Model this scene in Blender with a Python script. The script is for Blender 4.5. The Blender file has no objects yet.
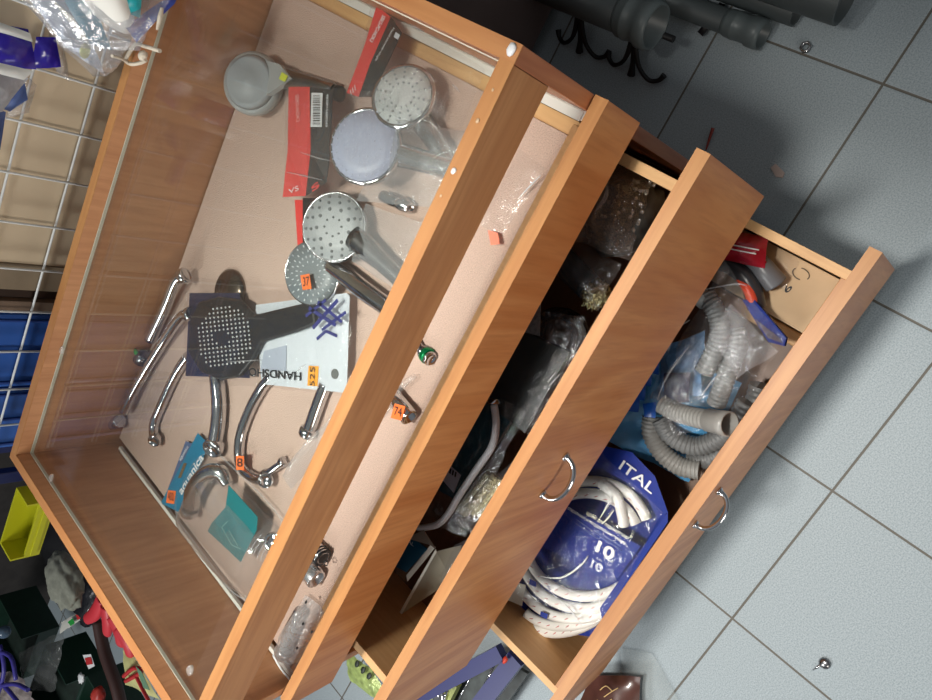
import bpy, bmesh, math, random
from mathutils import Vector, Matrix, noise
C = bpy.context.scene.collection
PI = math.pi
# ---------------------------------------------------------------- camera
F = 694.0
_n = Vector((479, -12, F)); _vx = Vector((-960, 1830, F))
_d = _n.normalized(); _xl = (_vx - _vx.dot(_d) * _d).normalized()
AX = -_xl; AZ = -_d; AY = AZ.cross(AX)          # world axes in (right, down, forward)
CAM = Vector((0, 0, 1.31))
cd = bpy.data.cameras.new('camera'); cam = bpy.data.objects.new('camera', cd); C.objects.link(cam)
cd.sensor_width = 36; cd.lens = F / 932 * 36; cd.clip_start = 0.02
right = Vector((AX[0], AY[0], AZ[0])); down = Vector((AX[1], AY[1], AZ[1])); fwd = Vector((AX[2], AY[2], AZ[2]))
m = Matrix((right, -down, -fwd)).transposed().to_4x4(); m.translation = CAM
cam.matrix_world = m
bpy.context.scene.camera = cam
def P(px, py, z):
    """point of the horizontal level z seen at this spot of the photo"""
    v = Vector((px - 466, py - 350, F)); r = Vector((AX.dot(v), AY.dot(v), AZ.dot(v)))
    return CAM + r * ((z - CAM.z) / r.z)
def PY(px, py, y):
    v = Vector((px - 466, py - 350, F)); r = Vector((AX.dot(v), AY.dot(v), AZ.dot(v)))
    return CAM + r * (y / r.y)
def S(px, py, z):
    """metres per pixel there"""
    return (P(px, py, z) - CAM).dot(fwd) / F
# ---------------------------------------------------------------- world, lights, exposure
w = bpy.data.worlds.new('world'); bpy.context.scene.world = w; w.use_nodes = True
wn = w.node_tree; bgn = wn.nodes['Background']; bgn.inputs[1].default_value = 0.22
wtc = wn.nodes.new('ShaderNodeTexCoord'); wsep = wn.nodes.new('ShaderNodeSeparateXYZ'); wn.links.new(wtc.outputs['Generated'], wsep.inputs[0])
wcr = wn.nodes.new('ShaderNodeValToRGB'); wmr = wn.nodes.new('ShaderNodeMapRange'); wmr.inputs[1].default_value = -1; wn.links.new(wsep.outputs[2], wmr.inputs[0])
wcr.color_ramp.elements[0].position = .35; wcr.color_ramp.elements[0].color = (.16, .15, .15, 1); wcr.color_ramp.elements[1].position = .95; wcr.color_ramp.elements[1].color = (.95, 1.0, 1.05, 1)
e_ = wcr.color_ramp.elements.new(.6); e_.color = (.42, .42, .42, 1); wn.links.new(wmr.outputs[0], wcr.inputs[0]); wn.links.new(wcr.outputs[0], bgn.inputs[0])
def area(name, loc, target, size, power, col, sy=None):
    l = bpy.data.lights.new(name, 'AREA'); l.energy = power; l.color = col; l.size = size
    if sy: l.shape = 'RECTANGLE'; l.size_y = sy
    o = bpy.data.objects.new(name, l); C.objects.link(o); o.location = loc
    o.rotation_euler = (Vector(target) - Vector(loc)).to_track_quat('-Z', 'Y').to_euler(); return o
sp = bpy.data.lights.new('ceiling_downlight', 'SPOT'); sp.energy = 190; sp.color = (1.0, 0.95, 0.88); sp.shadow_soft_size = .14; sp.spot_size = math.radians(47); sp.spot_blend = .75
so = bpy.data.objects.new('ceiling_downlight', sp); C.objects.link(so); so.location = (-0.38, 0.34, 2.7)
so.rotation_euler = (Vector((-0.68, 0.10, 0)) - Vector((-0.38, 0.34, 2.7))).to_track_quat('-Z', 'Y').to_euler()
area('ceiling_tube_light', (-2.7, 0.15, 2.35), (-0.6, 0.1, 0.2), 0.4, 38, (0.98, 0.98, 0.96), 1.1)
fp = bpy.data.lights.new('front_fill_spot', 'SPOT'); fp.energy = 85; fp.color = (1.0, 0.93, 0.84); fp.shadow_soft_size = .35; fp.spot_size = math.radians(42); fp.spot_blend = .9  # added fill spot to brighten the drawer fronts, not a lamp of the shop
fo = bpy.data.objects.new('front_fill_spot', fp); C.objects.link(fo); fo.location = (-1.0, -1.9, 1.5)
fo.rotation_euler = (Vector((-0.42, 0.35, 0.55)) - fo.location).to_track_quat('-Z', 'Y').to_euler()
cp = bpy.data.lights.new('tray_fill_spot', 'SPOT'); cp.energy = 26; cp.color = (1.0, 0.96, 0.90); cp.shadow_soft_size = .08; cp.spot_size = math.radians(40); cp.spot_blend = .9  # added fill spot, lifts the dim right end of the tray
co = bpy.data.objects.new('tray_fill_spot', cp); C.objects.link(co); co.location = (-0.32, 0.72, 2.1)
co.rotation_euler = (Vector((-0.14, 0.66, 0.67)) - co.location).to_track_quat('-Z', 'Y').to_euler()
vs = bpy.context.scene.view_settings
vs.view_transform = 'Standard'; vs.look = 'None'; vs.gamma = 1; vs.use_curve_mapping = False; vs.exposure = 0.14
# ---------------------------------------------------------------- materials
def lin(c):
    return tuple(((x / 255) / 12.92 if x / 255 <= .04045 else ((x / 255 + .055) / 1.055) ** 2.4) for x in c) + (1,)
MATS = {}
def base(name):
    m = bpy.data.materials.new(name); m.use_nodes = True; nt = m.node_tree
    return m, nt, nt.nodes['Principled BSDF']
def mat(name, rgb, rough=.5, metal=0, var=.0, scale=30, bump=0, bscale=80, spec=.5, stretch=(1, 1, 1), coat=0):
    """plain material with noise variation and bump; rgb is sRGB 0-255"""
    if name in MATS: return MATS[name]
    m, nt, b = base(name); N = nt.nodes; L = nt.links
    tc = N.new('ShaderNodeTexCoord'); mp = N.new('ShaderNodeMapping'); mp.inputs['Scale'].default_value = stretch
    L.new(tc.outputs['Object'], mp.inputs[0])
    b.inputs['Roughness'].default_value = rough; b.inputs['Metallic'].default_value = metal
    b.inputs['Specular IOR Level'].default_value = spec; b.inputs['Coat Weight'].default_value = coat
    c = lin(rgb)
    nz = N.new('ShaderNodeTexNoise'); nz.inputs['Scale'].default_value = scale; nz.inputs['Detail'].default_value = 5
    L.new(mp.outputs[0], nz.inputs['Vector'])
    cr = N.new('ShaderNodeValToRGB'); L.new(nz.outputs['Fac'], cr.inputs[0])
    cr.color_ramp.elements[0].position = .3; cr.color_ramp.elements[1].position = .7
    cr.color_ramp.elements[0].color = tuple(x * (1 - var) for x in c[:3]) + (1,)
    cr.color_ramp.elements[1].color = tuple(min(1, x * (1 + var)) for x in c[:3]) + (1,)
    L.new(cr.outputs[0], b.inputs['Base Color'])
    if bump:
        n2 = N.new('ShaderNodeTexNoise'); n2.inputs['Scale'].default_value = bscale; n2.inputs['Detail'].default_value = 4
        L.new(mp.outputs[0], n2.inputs['Vector'])
        bp = N.new('ShaderNodeBump'); bp.inputs['Strength'].default_value = bump; bp.inputs['Distance'].default_value = .004
        L.new(n2.outputs['Fac'], bp.inputs['Height']); L.new(bp.outputs[0], b.inputs['Normal'])
    MATS[name] = m; return m
def wood(name, c1, c2, c3, axis=0, rough=.42, k=1.0):
    m, nt, b = base(name); N = nt.nodes; L = nt.links
    tc = N.new('ShaderNodeTexCoord'); mp = N.new('ShaderNodeMapping')
    sc = [14, 14, 14]; sc[axis] = 1.6; mp.inputs['Scale'].default_value = [s * k for s in sc]
    L.new(tc.outputs['Object'], mp.inputs[0])
    n1 = N.new('ShaderNodeTexNoise'); n1.inputs['Scale'].default_value = 1.0; n1.inputs['Detail'].default_value = 3; n1.inputs['Distortion'].default_value = 1.2
    L.new(mp.outputs[0], n1.inputs[0])
    ma = N.new('ShaderNodeMath'); ma.operation = 'MULTIPLY'; ma.inputs[1].default_value = 9; L.new(n1.outputs['Fac'], ma.inputs[0])
    fr = N.new('ShaderNodeMath'); fr.operation = 'PINGPONG'; fr.inputs[1].default_value = 1; L.new(ma.outputs[0], fr.inputs[0])
    n2 = N.new('ShaderNodeTexNoise'); n2.inputs['Scale'].default_value = 9; n2.inputs['Detail'].default_value = 6
    mp2 = N.new('ShaderNodeMapping'); s2 = [22, 22, 22]; s2[axis] = 1.5; mp2.inputs['Scale'].default_value = s2
    L.new(tc.outputs['Object'], mp2.inputs[0]); L.new(mp2.outputs[0], n2.inputs[0])
    cr = N.new('ShaderNodeValToRGB'); cr.color_ramp.elements[0].color = lin(c1); cr.color_ramp.elements[1].color = lin(c2)
    L.new(fr.outputs[0], cr.inputs[0])
    mx = N.new('ShaderNodeMixRGB'); mx.inputs[2].default_value = lin(c3)
    r2 = N.new('ShaderNodeMapRange'); r2.inputs[1].default_value = .45; r2.inputs[2].default_value = .75; r2.inputs[4].default_value = .5
    L.new(n2.outputs['Fac'], r2.inputs[0]); L.new(r2.outputs[0], mx.inputs[0]); L.new(cr.outputs[0], mx.inputs[1])
    L.new(mx.outputs[0], b.inputs['Base Color']); b.inputs['Roughness'].default_value = rough
    MATS[name] = m; return m
def film(name, rgb, alpha=.25, rough=.12, gl=.25, tint=(1, 1, 1), bump=.6, bscale=45, milky=.06):
    """thin clear plastic: mostly see-through, glossy with creases"""
    if name in MATS: return MATS[name]
    m, nt, b = base(name); N = nt.nodes; L = nt.links; N.remove(b)
    tr = N.new('ShaderNodeBsdfTransparent'); tr.inputs[0].default_value = tint + (1,)
    g = N.new('ShaderNodeBsdfGlossy'); g.inputs['Roughness'].default_value = rough
    d = N.new('ShaderNodeBsdfDiffuse'); d.inputs[0].default_value = lin(rgb)
    tc = N.new('ShaderNodeTexCoord'); nz = N.new('ShaderNodeTexNoise'); nz.inputs['Scale'].default_value = bscale; nz.inputs['Detail'].default_value = 6
    nz.inputs['Distortion'].default_value = 1.5
    L.new(tc.outputs['Object'], nz.inputs[0])
    bp = N.new('ShaderNodeBump'); bp.inputs['Strength'].default_value = bump; bp.inputs['Distance'].default_value = .006
    L.new(nz.outputs['Fac'], bp.inputs['Height']); L.new(bp.outputs[0], g.inputs['Normal'])
    m1 = N.new('ShaderNodeMixShader'); m2 = N.new('ShaderNodeMixShader')
    lw = N.new('ShaderNodeLayerWeight'); lw.inputs[0].default_value = .35; L.new(bp.outputs[0], lw.inputs['Normal'])
    mr = N.new('ShaderNodeMapRange'); mr.inputs[3].default_value = gl * .14; mr.inputs[4].default_value = min(1, gl * 1.3)
    L.new(lw.outputs['Facing'], mr.inputs[0])
    m1.inputs[0].default_value = milky * .35 + alpha * .10
    L.new(tr.outputs[0], m1.inputs[1]); L.new(d.outputs[0], m1.inputs[2])
    L.new(mr.outputs[0], m2.inputs[0]); L.new(m1.outputs[0], m2.inputs[1]); L.new(g.outputs[0], m2.inputs[2])
    L.new(m2.outputs[0], N['Material Output'].inputs[0])
    MATS[name] = m; return m
WOODX = wood('alder laminate', (202, 143, 92), (186, 125, 76), (168, 107, 62), 0)
WOODZ = wood('alder laminate upright', (190, 124, 84), (172, 104, 68), (160, 95, 60), 2)
WOODF = wood('alder laminate drawer front', (206, 143, 90), (186, 118, 67), (165, 98, 53), 2, k=.55)
WOODY = wood('alder laminate deep', (190, 128, 84), (174, 108, 70), (160, 95, 60), 1)
WOODB = wood('brown laminate back board', (194, 140, 98), (180, 126, 86), (164, 110, 72), 2, rough=.5)
EDGE = wood('orange edge banding', (190, 137, 84), (180, 125, 75), (168, 113, 65), 0, rough=.45)
EDGEY = wood('orange edge banding deep', (192, 136, 86), (182, 124, 76), (170, 112, 66), 1, rough=.45)
PINE = wood('pale drawer wood', (222, 178, 124), (214, 166, 112), (198, 148, 98), 1, rough=.5)
HDF = mat('brown hardboard', (112, 84, 64), .45, var=.12, scale=14)
CARPET = mat('beige carpet', (204, 177, 163), .95, var=.16, scale=700, bump=.5, bscale=600, spec=.1)
CHROME = mat('chrome', (205, 205, 208), .10, 1)
CHROME2 = mat('worn chrome', (150, 150, 152), .25, 1, var=.2, scale=60)
WHITE = mat('white painted metal', (226, 226, 220), .4)
BLACK = mat('black plastic', (24, 24, 27), .4)
ORANGE = mat('orange price sticker', (255, 122, 50), .6)
INK = mat('black ink', (20, 20, 24), .6)
WHITEP = mat('white plastic', (232, 234, 236), .4)
FILM = film('clear plastic film', (230, 232, 238), .12, gl=.22)
FILMM = film('milky plastic film', (225, 228, 232), 1.3, gl=.18, milky=.2)
# ---------------------------------------------------------------- mesh building
class MB:
    def __init__(s): s.bm = bmesh.new()
    def box(s, x0, x1, y0, y1, z0, z1, bev=0.0, rot=None, piv=None):
        r = bmesh.ops.create_cube(s.bm, size=1); vs = r['verts']
        for v in vs:
            v.co = Vector(((x0 + x1) / 2 + v.co.x * (x1 - x0), (y0 + y1) / 2 + v.co.y * (y1 - y0), (z0 + z1) / 2 + v.co.z * (z1 - z0)))
        if bev:
            es = list({e for v in vs for e in v.link_edges})
            r = bmesh.ops.bevel(s.bm, geom=es, offset=bev, segments=2, affect='EDGES', profile=.5)
            vs = list({v for f in r['faces'] for v in f.verts} | {v for v in vs if v.is_valid})
        if rot:
            R = Matrix.Rotation(rot[0], 3, rot[1]); p = Vector(piv)
            for v in vs: v.co = R @ (v.co - p) + p
        return s
    def prism(s, pts, h, up=Vector((0, 0, 1)), bev=0):
        """slab: outline pts extruded by h along up"""
        a = [s.bm.verts.new(p) for p in pts]; b = [s.bm.verts.new(Vector(p) + up * h) for p in pts]; n = len(a)
        s.bm.faces.new(a[::-1]); s.bm.faces.new(b)
        for i in range(n): s.bm.faces.new((a[i], a[(i + 1) % n], b[(i + 1) % n], b[i]))
        return s
    def ring(s, c, u, v, r, seg, ru=None):
        return [s.bm.verts.new(c + u * (r * math.cos(t)) + v * ((ru or r) * math.sin(t))) for t in [2 * PI * i / seg for i in range(seg)]]
    def tube(s, pts, rad, seg=14, cap=True, smooth=4, squash=1.0):
        pts = [Vector(p) for p in pts]; n = len(pts)
        if not hasattr(rad, '__len__'): rad = [rad] * n
        if smooth > 1 and n > 2:
            q = []; rr = []
            for i in range(n - 1):
                p0 = pts[max(i - 1, 0)]; p1 = pts[i]; p2 = pts[i + 1]; p3 = pts[min(i + 2, n - 1)]
                for k in range(smooth):
                    t = k / smooth
                    q.append(.5 * ((2 * p1) + (p2 - p0) * t + (2 * p0 - 5 * p1 + 4 * p2 - p3) * t * t + (-p0 + 3 * p1 - 3 * p2 + p3) * t ** 3))
                    rr.append(rad[i] * (1 - t) + rad[i + 1] * t)
            q.append(pts[-1]); rr.append(rad[-1]); pts, rad = q, rr; n = len(pts)
        T = (pts[1] - pts[0]).normalized()
        u = T.cross(Vector((0, 0, 1)))
        if u.length < .1: u = T.cross(Vector((1, 0, 0)))
        u.normalize(); rings = []
        for i in range(n):
            T = (pts[min(i + 1, n - 1)] - pts[max(i - 1, 0)]).normalized()
            u = (u - T * u.dot(T)).normalized(); v = T.cross(u)
            rings.append(s.ring(pts[i], u, v, rad[i], seg, rad[i] * squash))
        for a, b in zip(rings, rings[1:]):
            for i in range(seg): s.bm.faces.new((a[i], a[(i + 1) % seg], b[(i + 1) % seg], b[i])).smooth = True
        if cap: s.bm.faces.new(rings[0][::-1]); s.bm.faces.new(rings[-1])
        return s
    def lathe(s, c, axis, prof, seg=32, capped=True):
        """prof: (radius, distance along axis) pairs"""
        A = Vector(axis).normalized(); c = Vector(c)
        u = A.cross(Vector((0, 1, 0)))
        if u.length < .1: u = A.cross(Vector((1, 0, 0)))
        u.normalize(); v = A.cross(u)
        rg = [s.ring(c + A * h, u, v, max(r, 1e-5), seg) for r, h in prof]
        for a, b in zip(rg, rg[1:]):
            for i in range(seg): s.bm.faces.new((a[i], a[(i + 1) % seg], b[(i + 1) % seg], b[i])).smooth = True
        if capped: s.bm.faces.new(rg[0][::-1]); s.bm.faces.new(rg[-1])
        return s
    def sheet(s, quad, h=.0, nu=16, nv=16, amp=.0, fr=30, seed=0, pw=2.0, thick=0):
        """crumpled sheet over four corner points, bulging up by h; edges droop to the corners' level"""
        q = [Vector(p) for p in quad]; g = []
        for i in range(nu + 1):
            row = []
            for j in range(nv + 1):
                a, b = i / nu, j / nv
                p = (q[0] * (1 - a) + q[1] * a) * (1 - b) + (q[3] * (1 - a) + q[2] * a) * b
                e = (1 - abs(2 * a - 1) ** pw) * (1 - abs(2 * b - 1) ** pw)
                nz = noise.fractal(p * fr + Vector((seed * 3.7, seed, 0)), 1, 2, 4)
                n2 = noise.noise(p * fr * .8 + Vector((0, seed * 2.1, 7)))
                d = Vector((n2, noise.noise(p * fr + Vector((5, 0, seed))), 0)) * amp * .9
                row.append(s.bm.verts.new(p + d + Vector((0, 0, h * max(e, 0) + amp * abs(nz) * (1.2 + 0 * e)))))
            g.append(row)
        for i in range(nu):
            for j in range(nv): s.bm.faces.new((g[i][j], g[i + 1][j], g[i + 1][j + 1], g[i][j + 1])).smooth = True
        return s
    def ball(s, c, r, sq=(1, 1, 1), sub=3, amp=0, fr=20, seed=0):
        rr = bmesh.ops.create_icosphere(s.bm, subdivisions=sub, radius=1); c = Vector(c)
        for v in rr['verts']:
            d = v.co.copy(); k = 1 + amp * noise.fractal(d * fr * .1 + Vector((seed, seed * 2, 0)), 1, 2, 4)
            v.co = c + Vector((d.x * r * sq[0] * k, d.y * r * sq[1] * k, d.z * r * sq[2] * k))
            for f in v.link_faces: f.smooth = True
        return s
    def build(s, name, mt, parent=None):
        bmesh.ops.recalc_face_normals(s.bm, faces=s.bm.faces)
        me = bpy.data.meshes.new(name); s.bm.to_mesh(me); s.bm.free()
        me.materials.append(mt); o = bpy.data.objects.new(name, me); C.objects.link(o)
        if parent:
            me.transform(Matrix.Translation(-wloc(parent))); o.parent = parent
        else:
            vs = [v.co for v in me.vertices]
            b = Vector((sum(v.x for v in vs) / len(vs), sum(v.y for v in vs) / len(vs), min(v.z for v in vs)))
            me.transform(Matrix.Translation(-b)); o.location = b
        return o
def wloc(o):
    p = Vector(o.location)
    while o.parent: o = o.parent; p += Vector(o.location)
    return p
def tag(o, label=None, cat=None, group=None, kind=None):
    if label: o['label'] = label
    if cat: o['category'] = cat
    if group: o['group'] = group
    if kind: o['kind'] = kind
    return o
def thing(name, label, cat, loc, group=None):
    o = bpy.data.objects.new(name, None); C.objects.link(o); o.location = loc; o.empty_display_size = .02
    return tag(o, label, cat, group)
def text(s, name, c, u, v, h, mt, parent, w=None, off=.0004, bold=0):
    """flat lettering centred at c, reading along u, up along v, letter height h"""
    cu = bpy.data.curves.new('t', 'FONT'); cu.body = s; cu.align_x = 'CENTER'; cu.align_y = 'CENTER'; cu.size = 1; cu.offset = bold; cu.extrude = 0
    t = bpy.data.objects.new('t', cu); C.objects.link(t)
    bpy.context.view_layer.update()
    me = bpy.data.meshes.new_from_object(t.evaluated_get(bpy.context.evaluated_depsgraph_get()))
    C.objects.unlink(t); bpy.data.objects.remove(t)
    xs = [q.co.x for q in me.vertices] or [0, 1]
    k = h / .72; kx = w / (max(xs) - min(xs)) if w else k
    u = Vector(u).normalized(); v = Vector(v); v = (v - u * v.dot(u)).normalized(); n = u.cross(v)
    if n.z < 0 and abs(n.z) > .3: n = -n
    pl = wloc(parent)
    for q in me.vertices: q.co = Vector(c) + u * (q.co.x * kx) + v * (q.co.y * k) + n * off - pl
    me.materials.clear(); me.materials.append(mt); me.name = name
    o = bpy.data.objects.new(name, me); C.objects.link(o); o.parent = parent
    return o
# ================================================================ the setting
m, nt, b = base('floor tiles'); N = nt.nodes; L = nt.links
tc = N.new('ShaderNodeTexCoord'); sx = N.new('ShaderNodeSeparateXYZ'); L.new(tc.outputs['Object'], sx.inputs[0])
def mth(op, a, b_=None, c=None):
    n = N.new('ShaderNodeMath'); n.operation = op
    for i, q in enumerate((a, b_, c)):
        if q is None: continue
        if isinstance(q, (int, float)): n.inputs[i].default_value = q
        else: L.new(q, n.inputs[i])
    return n.outputs[0]
fx = mth('PINGPONG', sx.outputs[0], .15); fy = mth('PINGPONG', mth('ADD', sx.outputs[1], .008), .15)
gm = mth('MINIMUM', fx, fy); gr = mth('LESS_THAN', gm, .0020)
nz = N.new('ShaderNodeTexNoise'); nz.inputs['Scale'].default_value = 420; nz.inputs['Detail'].default_value = 3; L.new(tc.outputs['Object'], nz.inputs[0])
n3 = N.new('ShaderNodeTexNoise'); n3.inputs['Scale'].default_value = 6; n3.inputs['Detail'].default_value = 6; L.new(tc.outputs['Object'], n3.inputs[0])
cr = N.new('ShaderNodeValToRGB'); cr.color_ramp.elements[0].position = .32; cr.color_ramp.elements[1].position = .68
cr.color_ramp.elements[0].color = lin((138, 151, 157)); cr.color_ramp.elements[1].color = lin((172, 184, 190))
L.new(nz.outputs['Fac'], cr.inputs[0])
mx0 = N.new('ShaderNodeMixRGB'); mx0.blend_type = 'MULTIPLY'; mx0.inputs[0].default_value = .25; L.new(cr.outputs[0], mx0.inputs[1]); L.new(n3.outputs['Color'], mx0.inputs[2])
mx = N.new('ShaderNodeMixRGB'); L.new(gr, mx.inputs[0]); L.new(cr.outputs[0], mx.inputs[1]); mx.inputs[2].default_value = lin((96, 92, 84))
L.new(mx.outputs[0], b.inputs['Base Color']); b.inputs['Roughness'].default_value = .55
bp = N.new('ShaderNodeBump'); bp.inputs['Strength'].default_value = .25; bp.inputs['Distance'].default_value = .002
hh = mth('ADD', mth('MULTIPLY', nz.outputs['Fac'], .6), mth('SMOOTH_MIN', mth('MULTIPLY', gm, 400), 1.5, .3)); L.new(hh, bp.inputs['Height']); L.new(bp.outputs[0], b.inputs['Normal'])
FLOOR = m
fl = MB(); fl.box(-3.4, 1.8, -1.6, 2.0, -.05, 0); o = fl.build('floor', FLOOR)
o.data.transform(Matrix.Translation(o.location)); o.location = (0, 0, 0); tag(o, kind='structure')
# beige wall tiles behind the counter
m, nt, b = base('wall tiles'); N = nt.nodes; L = nt.links
tc = N.new('ShaderNodeTexCoord'); sx = N.new('ShaderNodeSeparateXYZ'); L.new(tc.outputs['Object'], sx.inputs[0])
WX = .0366; 
gz = mth('PINGPONG', mth('ADD', sx.outputs[2], .004), .10)
gx = mth('PINGPONG', mth('ADD', sx.outputs[0], .0), WX)
g1 = mth('LESS_THAN', mth('MINIMUM', gx, gz), .0)
mx = N.new('ShaderNodeMixRGB'); L.new(g1, mx.inputs[0]); mx.inputs[1].default_value = lin((212, 194, 166)); mx.inputs[2].default_value = lin((104, 90, 72))
L.new(mx.outputs[0], b.inputs['Base Color']); b.inputs['Roughness'].default_value = .35
o = MB().box(-.508, 1.8, 1.008, 1.16, 0, 2.6).build('wall_back', m); o.data.transform(Matrix.Translation(Vector((o.location.x + .365, 0, o.location.z)))); o.location = (-.365, o.location.y, 0)
tag(o, kind='structure')
BROWNW = wood('brown back shelf', (112, 92, 72), (96, 78, 62), (82, 66, 54), 0, rough=.6)
o = MB().box(-3.4, -.508, 1.9, 1.95, 0, 2.6).build('wall_left', mat('dark back wall', (58, 54, 52), .8, var=.2)); tag(o, kind='structure')
# ================================================================ the counter
ct = thing('display_counter', 'orange brown wooden shop counter with a glass top and pulled out drawers', 'counter', (-.376, .64, 0))
X0, X1, Y0, Y1, ZT = -.800, .048, .361, .916, .825
def part(name, mt, x0, x1, y0, y1, z0, z1, par=None, bev=.0008):
    return MB().box(x0, x1, y0, y1, z0, z1, bev).build(name, mt, par or ct)
T = .016
ps = part('side_panel', WOODZ, X1 - T, X1, Y0, Y1, 0.0, ZT - .0012); part('side_panel', WOODB, X0, X0 + T, Y0, Y1, 0.0, ZT - .0012)
part('back_panel', WOODB, X0 + T, X1 - T, Y1 - T, Y1, .05, ZT - .0012)
part('front_rail', WOODX, X0 + T + .0003, X1 - T - .0003, Y0, Y0 + T, .765, ZT - .0012)
# edge banding strips on the rim
part('edge_band', EDGEY, X1 - T, X1, Y0, Y1, ZT - .001, ZT, bev=0); part('edge_band', EDGEY, X0, X0 + T, Y0, Y1, ZT - .001, ZT, bev=0)
part('edge_band', EDGE, X0 + T, X1 - T, Y0, Y0 + T, ZT - .001, ZT, bev=0); part('edge_band', EDGE, X0 + T, X1 - T, Y1 - T, Y1, ZT - .001, ZT, bev=0)
part('bottom_panel', HDF, X0 + T, X1 - T, Y0 + .01, Y1 - T, .05, .066)
part('shelf_board', HDF, X0 + T, X1 - T, Y0 + .02, Y1 - T, .624, .632)
# slides
for x0, x1 in ((X0 + T + .002, X0 + T + .008), (X1 - T - .010, X1 - T)):
    q = MB(); q.box(x0, x1, .365, Y1 - T - .02, .668, .674, .001); 
    q.box(x0 + .0015 * (1 if x0 < -.5 else -1), x1 + .0015 * (1 if x0 < -.5 else -1), .37, Y1 - T - .03, .6742, .6755, .0004); q.build('drawer_slide', WHITE, ct)
# glass pane
m, nt, b = base('counter glass'); N = nt.nodes; L = nt.links; N.remove(b)
tr = N.new('ShaderNodeBsdfTransparent'); tr.inputs[0].default_value = (.93, .95, .94, 1)
g = N.new('ShaderNodeBsdfGlossy'); g.inputs['Roughness'].default_value = .02
d = N.new('ShaderNodeBsdfDiffuse'); d.inputs[0].default_value = (.9, .9, .9, 1)
lw = N.new('ShaderNodeLayerWeight'); lw.inputs[0].default_value = .5
pw = N.new('ShaderNodeMath'); pw.operation = 'POWER'; pw.inputs[1].default_value = 4.5; L.new(lw.outputs['Facing'], pw.inputs[0])
fz = N.new('ShaderNodeMath'); fz.operation = 'MULTIPLY_ADD'; fz.inputs[1].default_value = .9; fz.inputs[2].default_value = .035; L.new(pw.outputs[0], fz.inputs[0])
tc = N.new('ShaderNodeTexCoord'); mp = N.new('ShaderNodeMapping'); mp.inputs['Rotation'].default_value = (0, 0, .7); mp.inputs['Scale'].default_value = (3, 160, 1)
nz = N.new('ShaderNodeTexNoise'); nz.inputs['Scale'].default_value = 2.2; nz.inputs['Detail'].default_value = 2; L.new(tc.outputs['Object'], mp.inputs[0]); L.new(mp.outputs[0], nz.inputs[0])
mr = N.new('ShaderNodeMapRange'); mr.inputs[1].default_value = .74; mr.inputs[2].default_value = .80; mr.inputs[3].default_value = .006; mr.inputs[4].default_value = .25; L.new(nz.outputs['Fac'], mr.inputs[0])
m1 = N.new('ShaderNodeMixShader'); m2 = N.new('ShaderNodeMixShader')
L.new(mr.outputs[0], m1.inputs[0]); L.new(tr.outputs[0], m1.inputs[1]); L.new(d.outputs[0], m1.inputs[2])
L.new(fz.outputs[0], m2.inputs[0]); L.new(m1.outputs[0], m2.inputs[1]); L.new(g.outputs[0], m2.inputs[2]); L.new(m2.outputs[0], N['Material Output'].inputs[0])
GLASS = m
gp = part('glass_pane', GLASS, X0 + T + .002, X1 - T - .002, Y0 + T + .0005, Y1 - T - .002, ZT - .024, ZT - .020, bev=0)
GE = mat('ground glass edge', (206, 206, 190), .35)
zg = ZT - .0242
for a in ((X0 + T + .0008, X0 + T + .002, Y0 + T, Y1 - T - .002), (X1 - T - .002, X1 - T - .0008, Y0 + T, Y1 - T - .002), (X0 + T + .002, X1 - T - .002, Y1 - T - .002, Y1 - T - .0008)):
    MB().box(a[0], a[1], a[2], a[3], zg, zg + .0044).build('glass_edge', GE, gp)
# bits of white glue / bumpers on the rim and pane
def blob(px, py, r, z=ZT, seed=1, sq=(1, .8, .35), mt=None):
    p = P(px, py, z); MB().ball(p + Vector((0, 0, r * .2)), r, sq, 2, .35, 30, seed).build('glue_dab', mt or WHITEP, ct)
GLUE = film('translucent glue', (240, 240, 236), .8, gl=.3, milky=.3)
blob(512, 50, .0055, seed=3); blob(63, 350, .007, .806, seed=4, mt=GLUE); blob(52, 478, .007, .806, seed=5, mt=GLUE); blob(191, 670, .008, .805, seed=6, mt=GLUE)
for i, (px, py) in enumerate([(493, 90), (478, 121), (454, 171), (441, 196)]): blob(px, py, .0015 + .0008 * (i % 3), seed=i + 9, mt=mat('old glue', (206, 176, 140), .6) if i != 2 else None)
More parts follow.
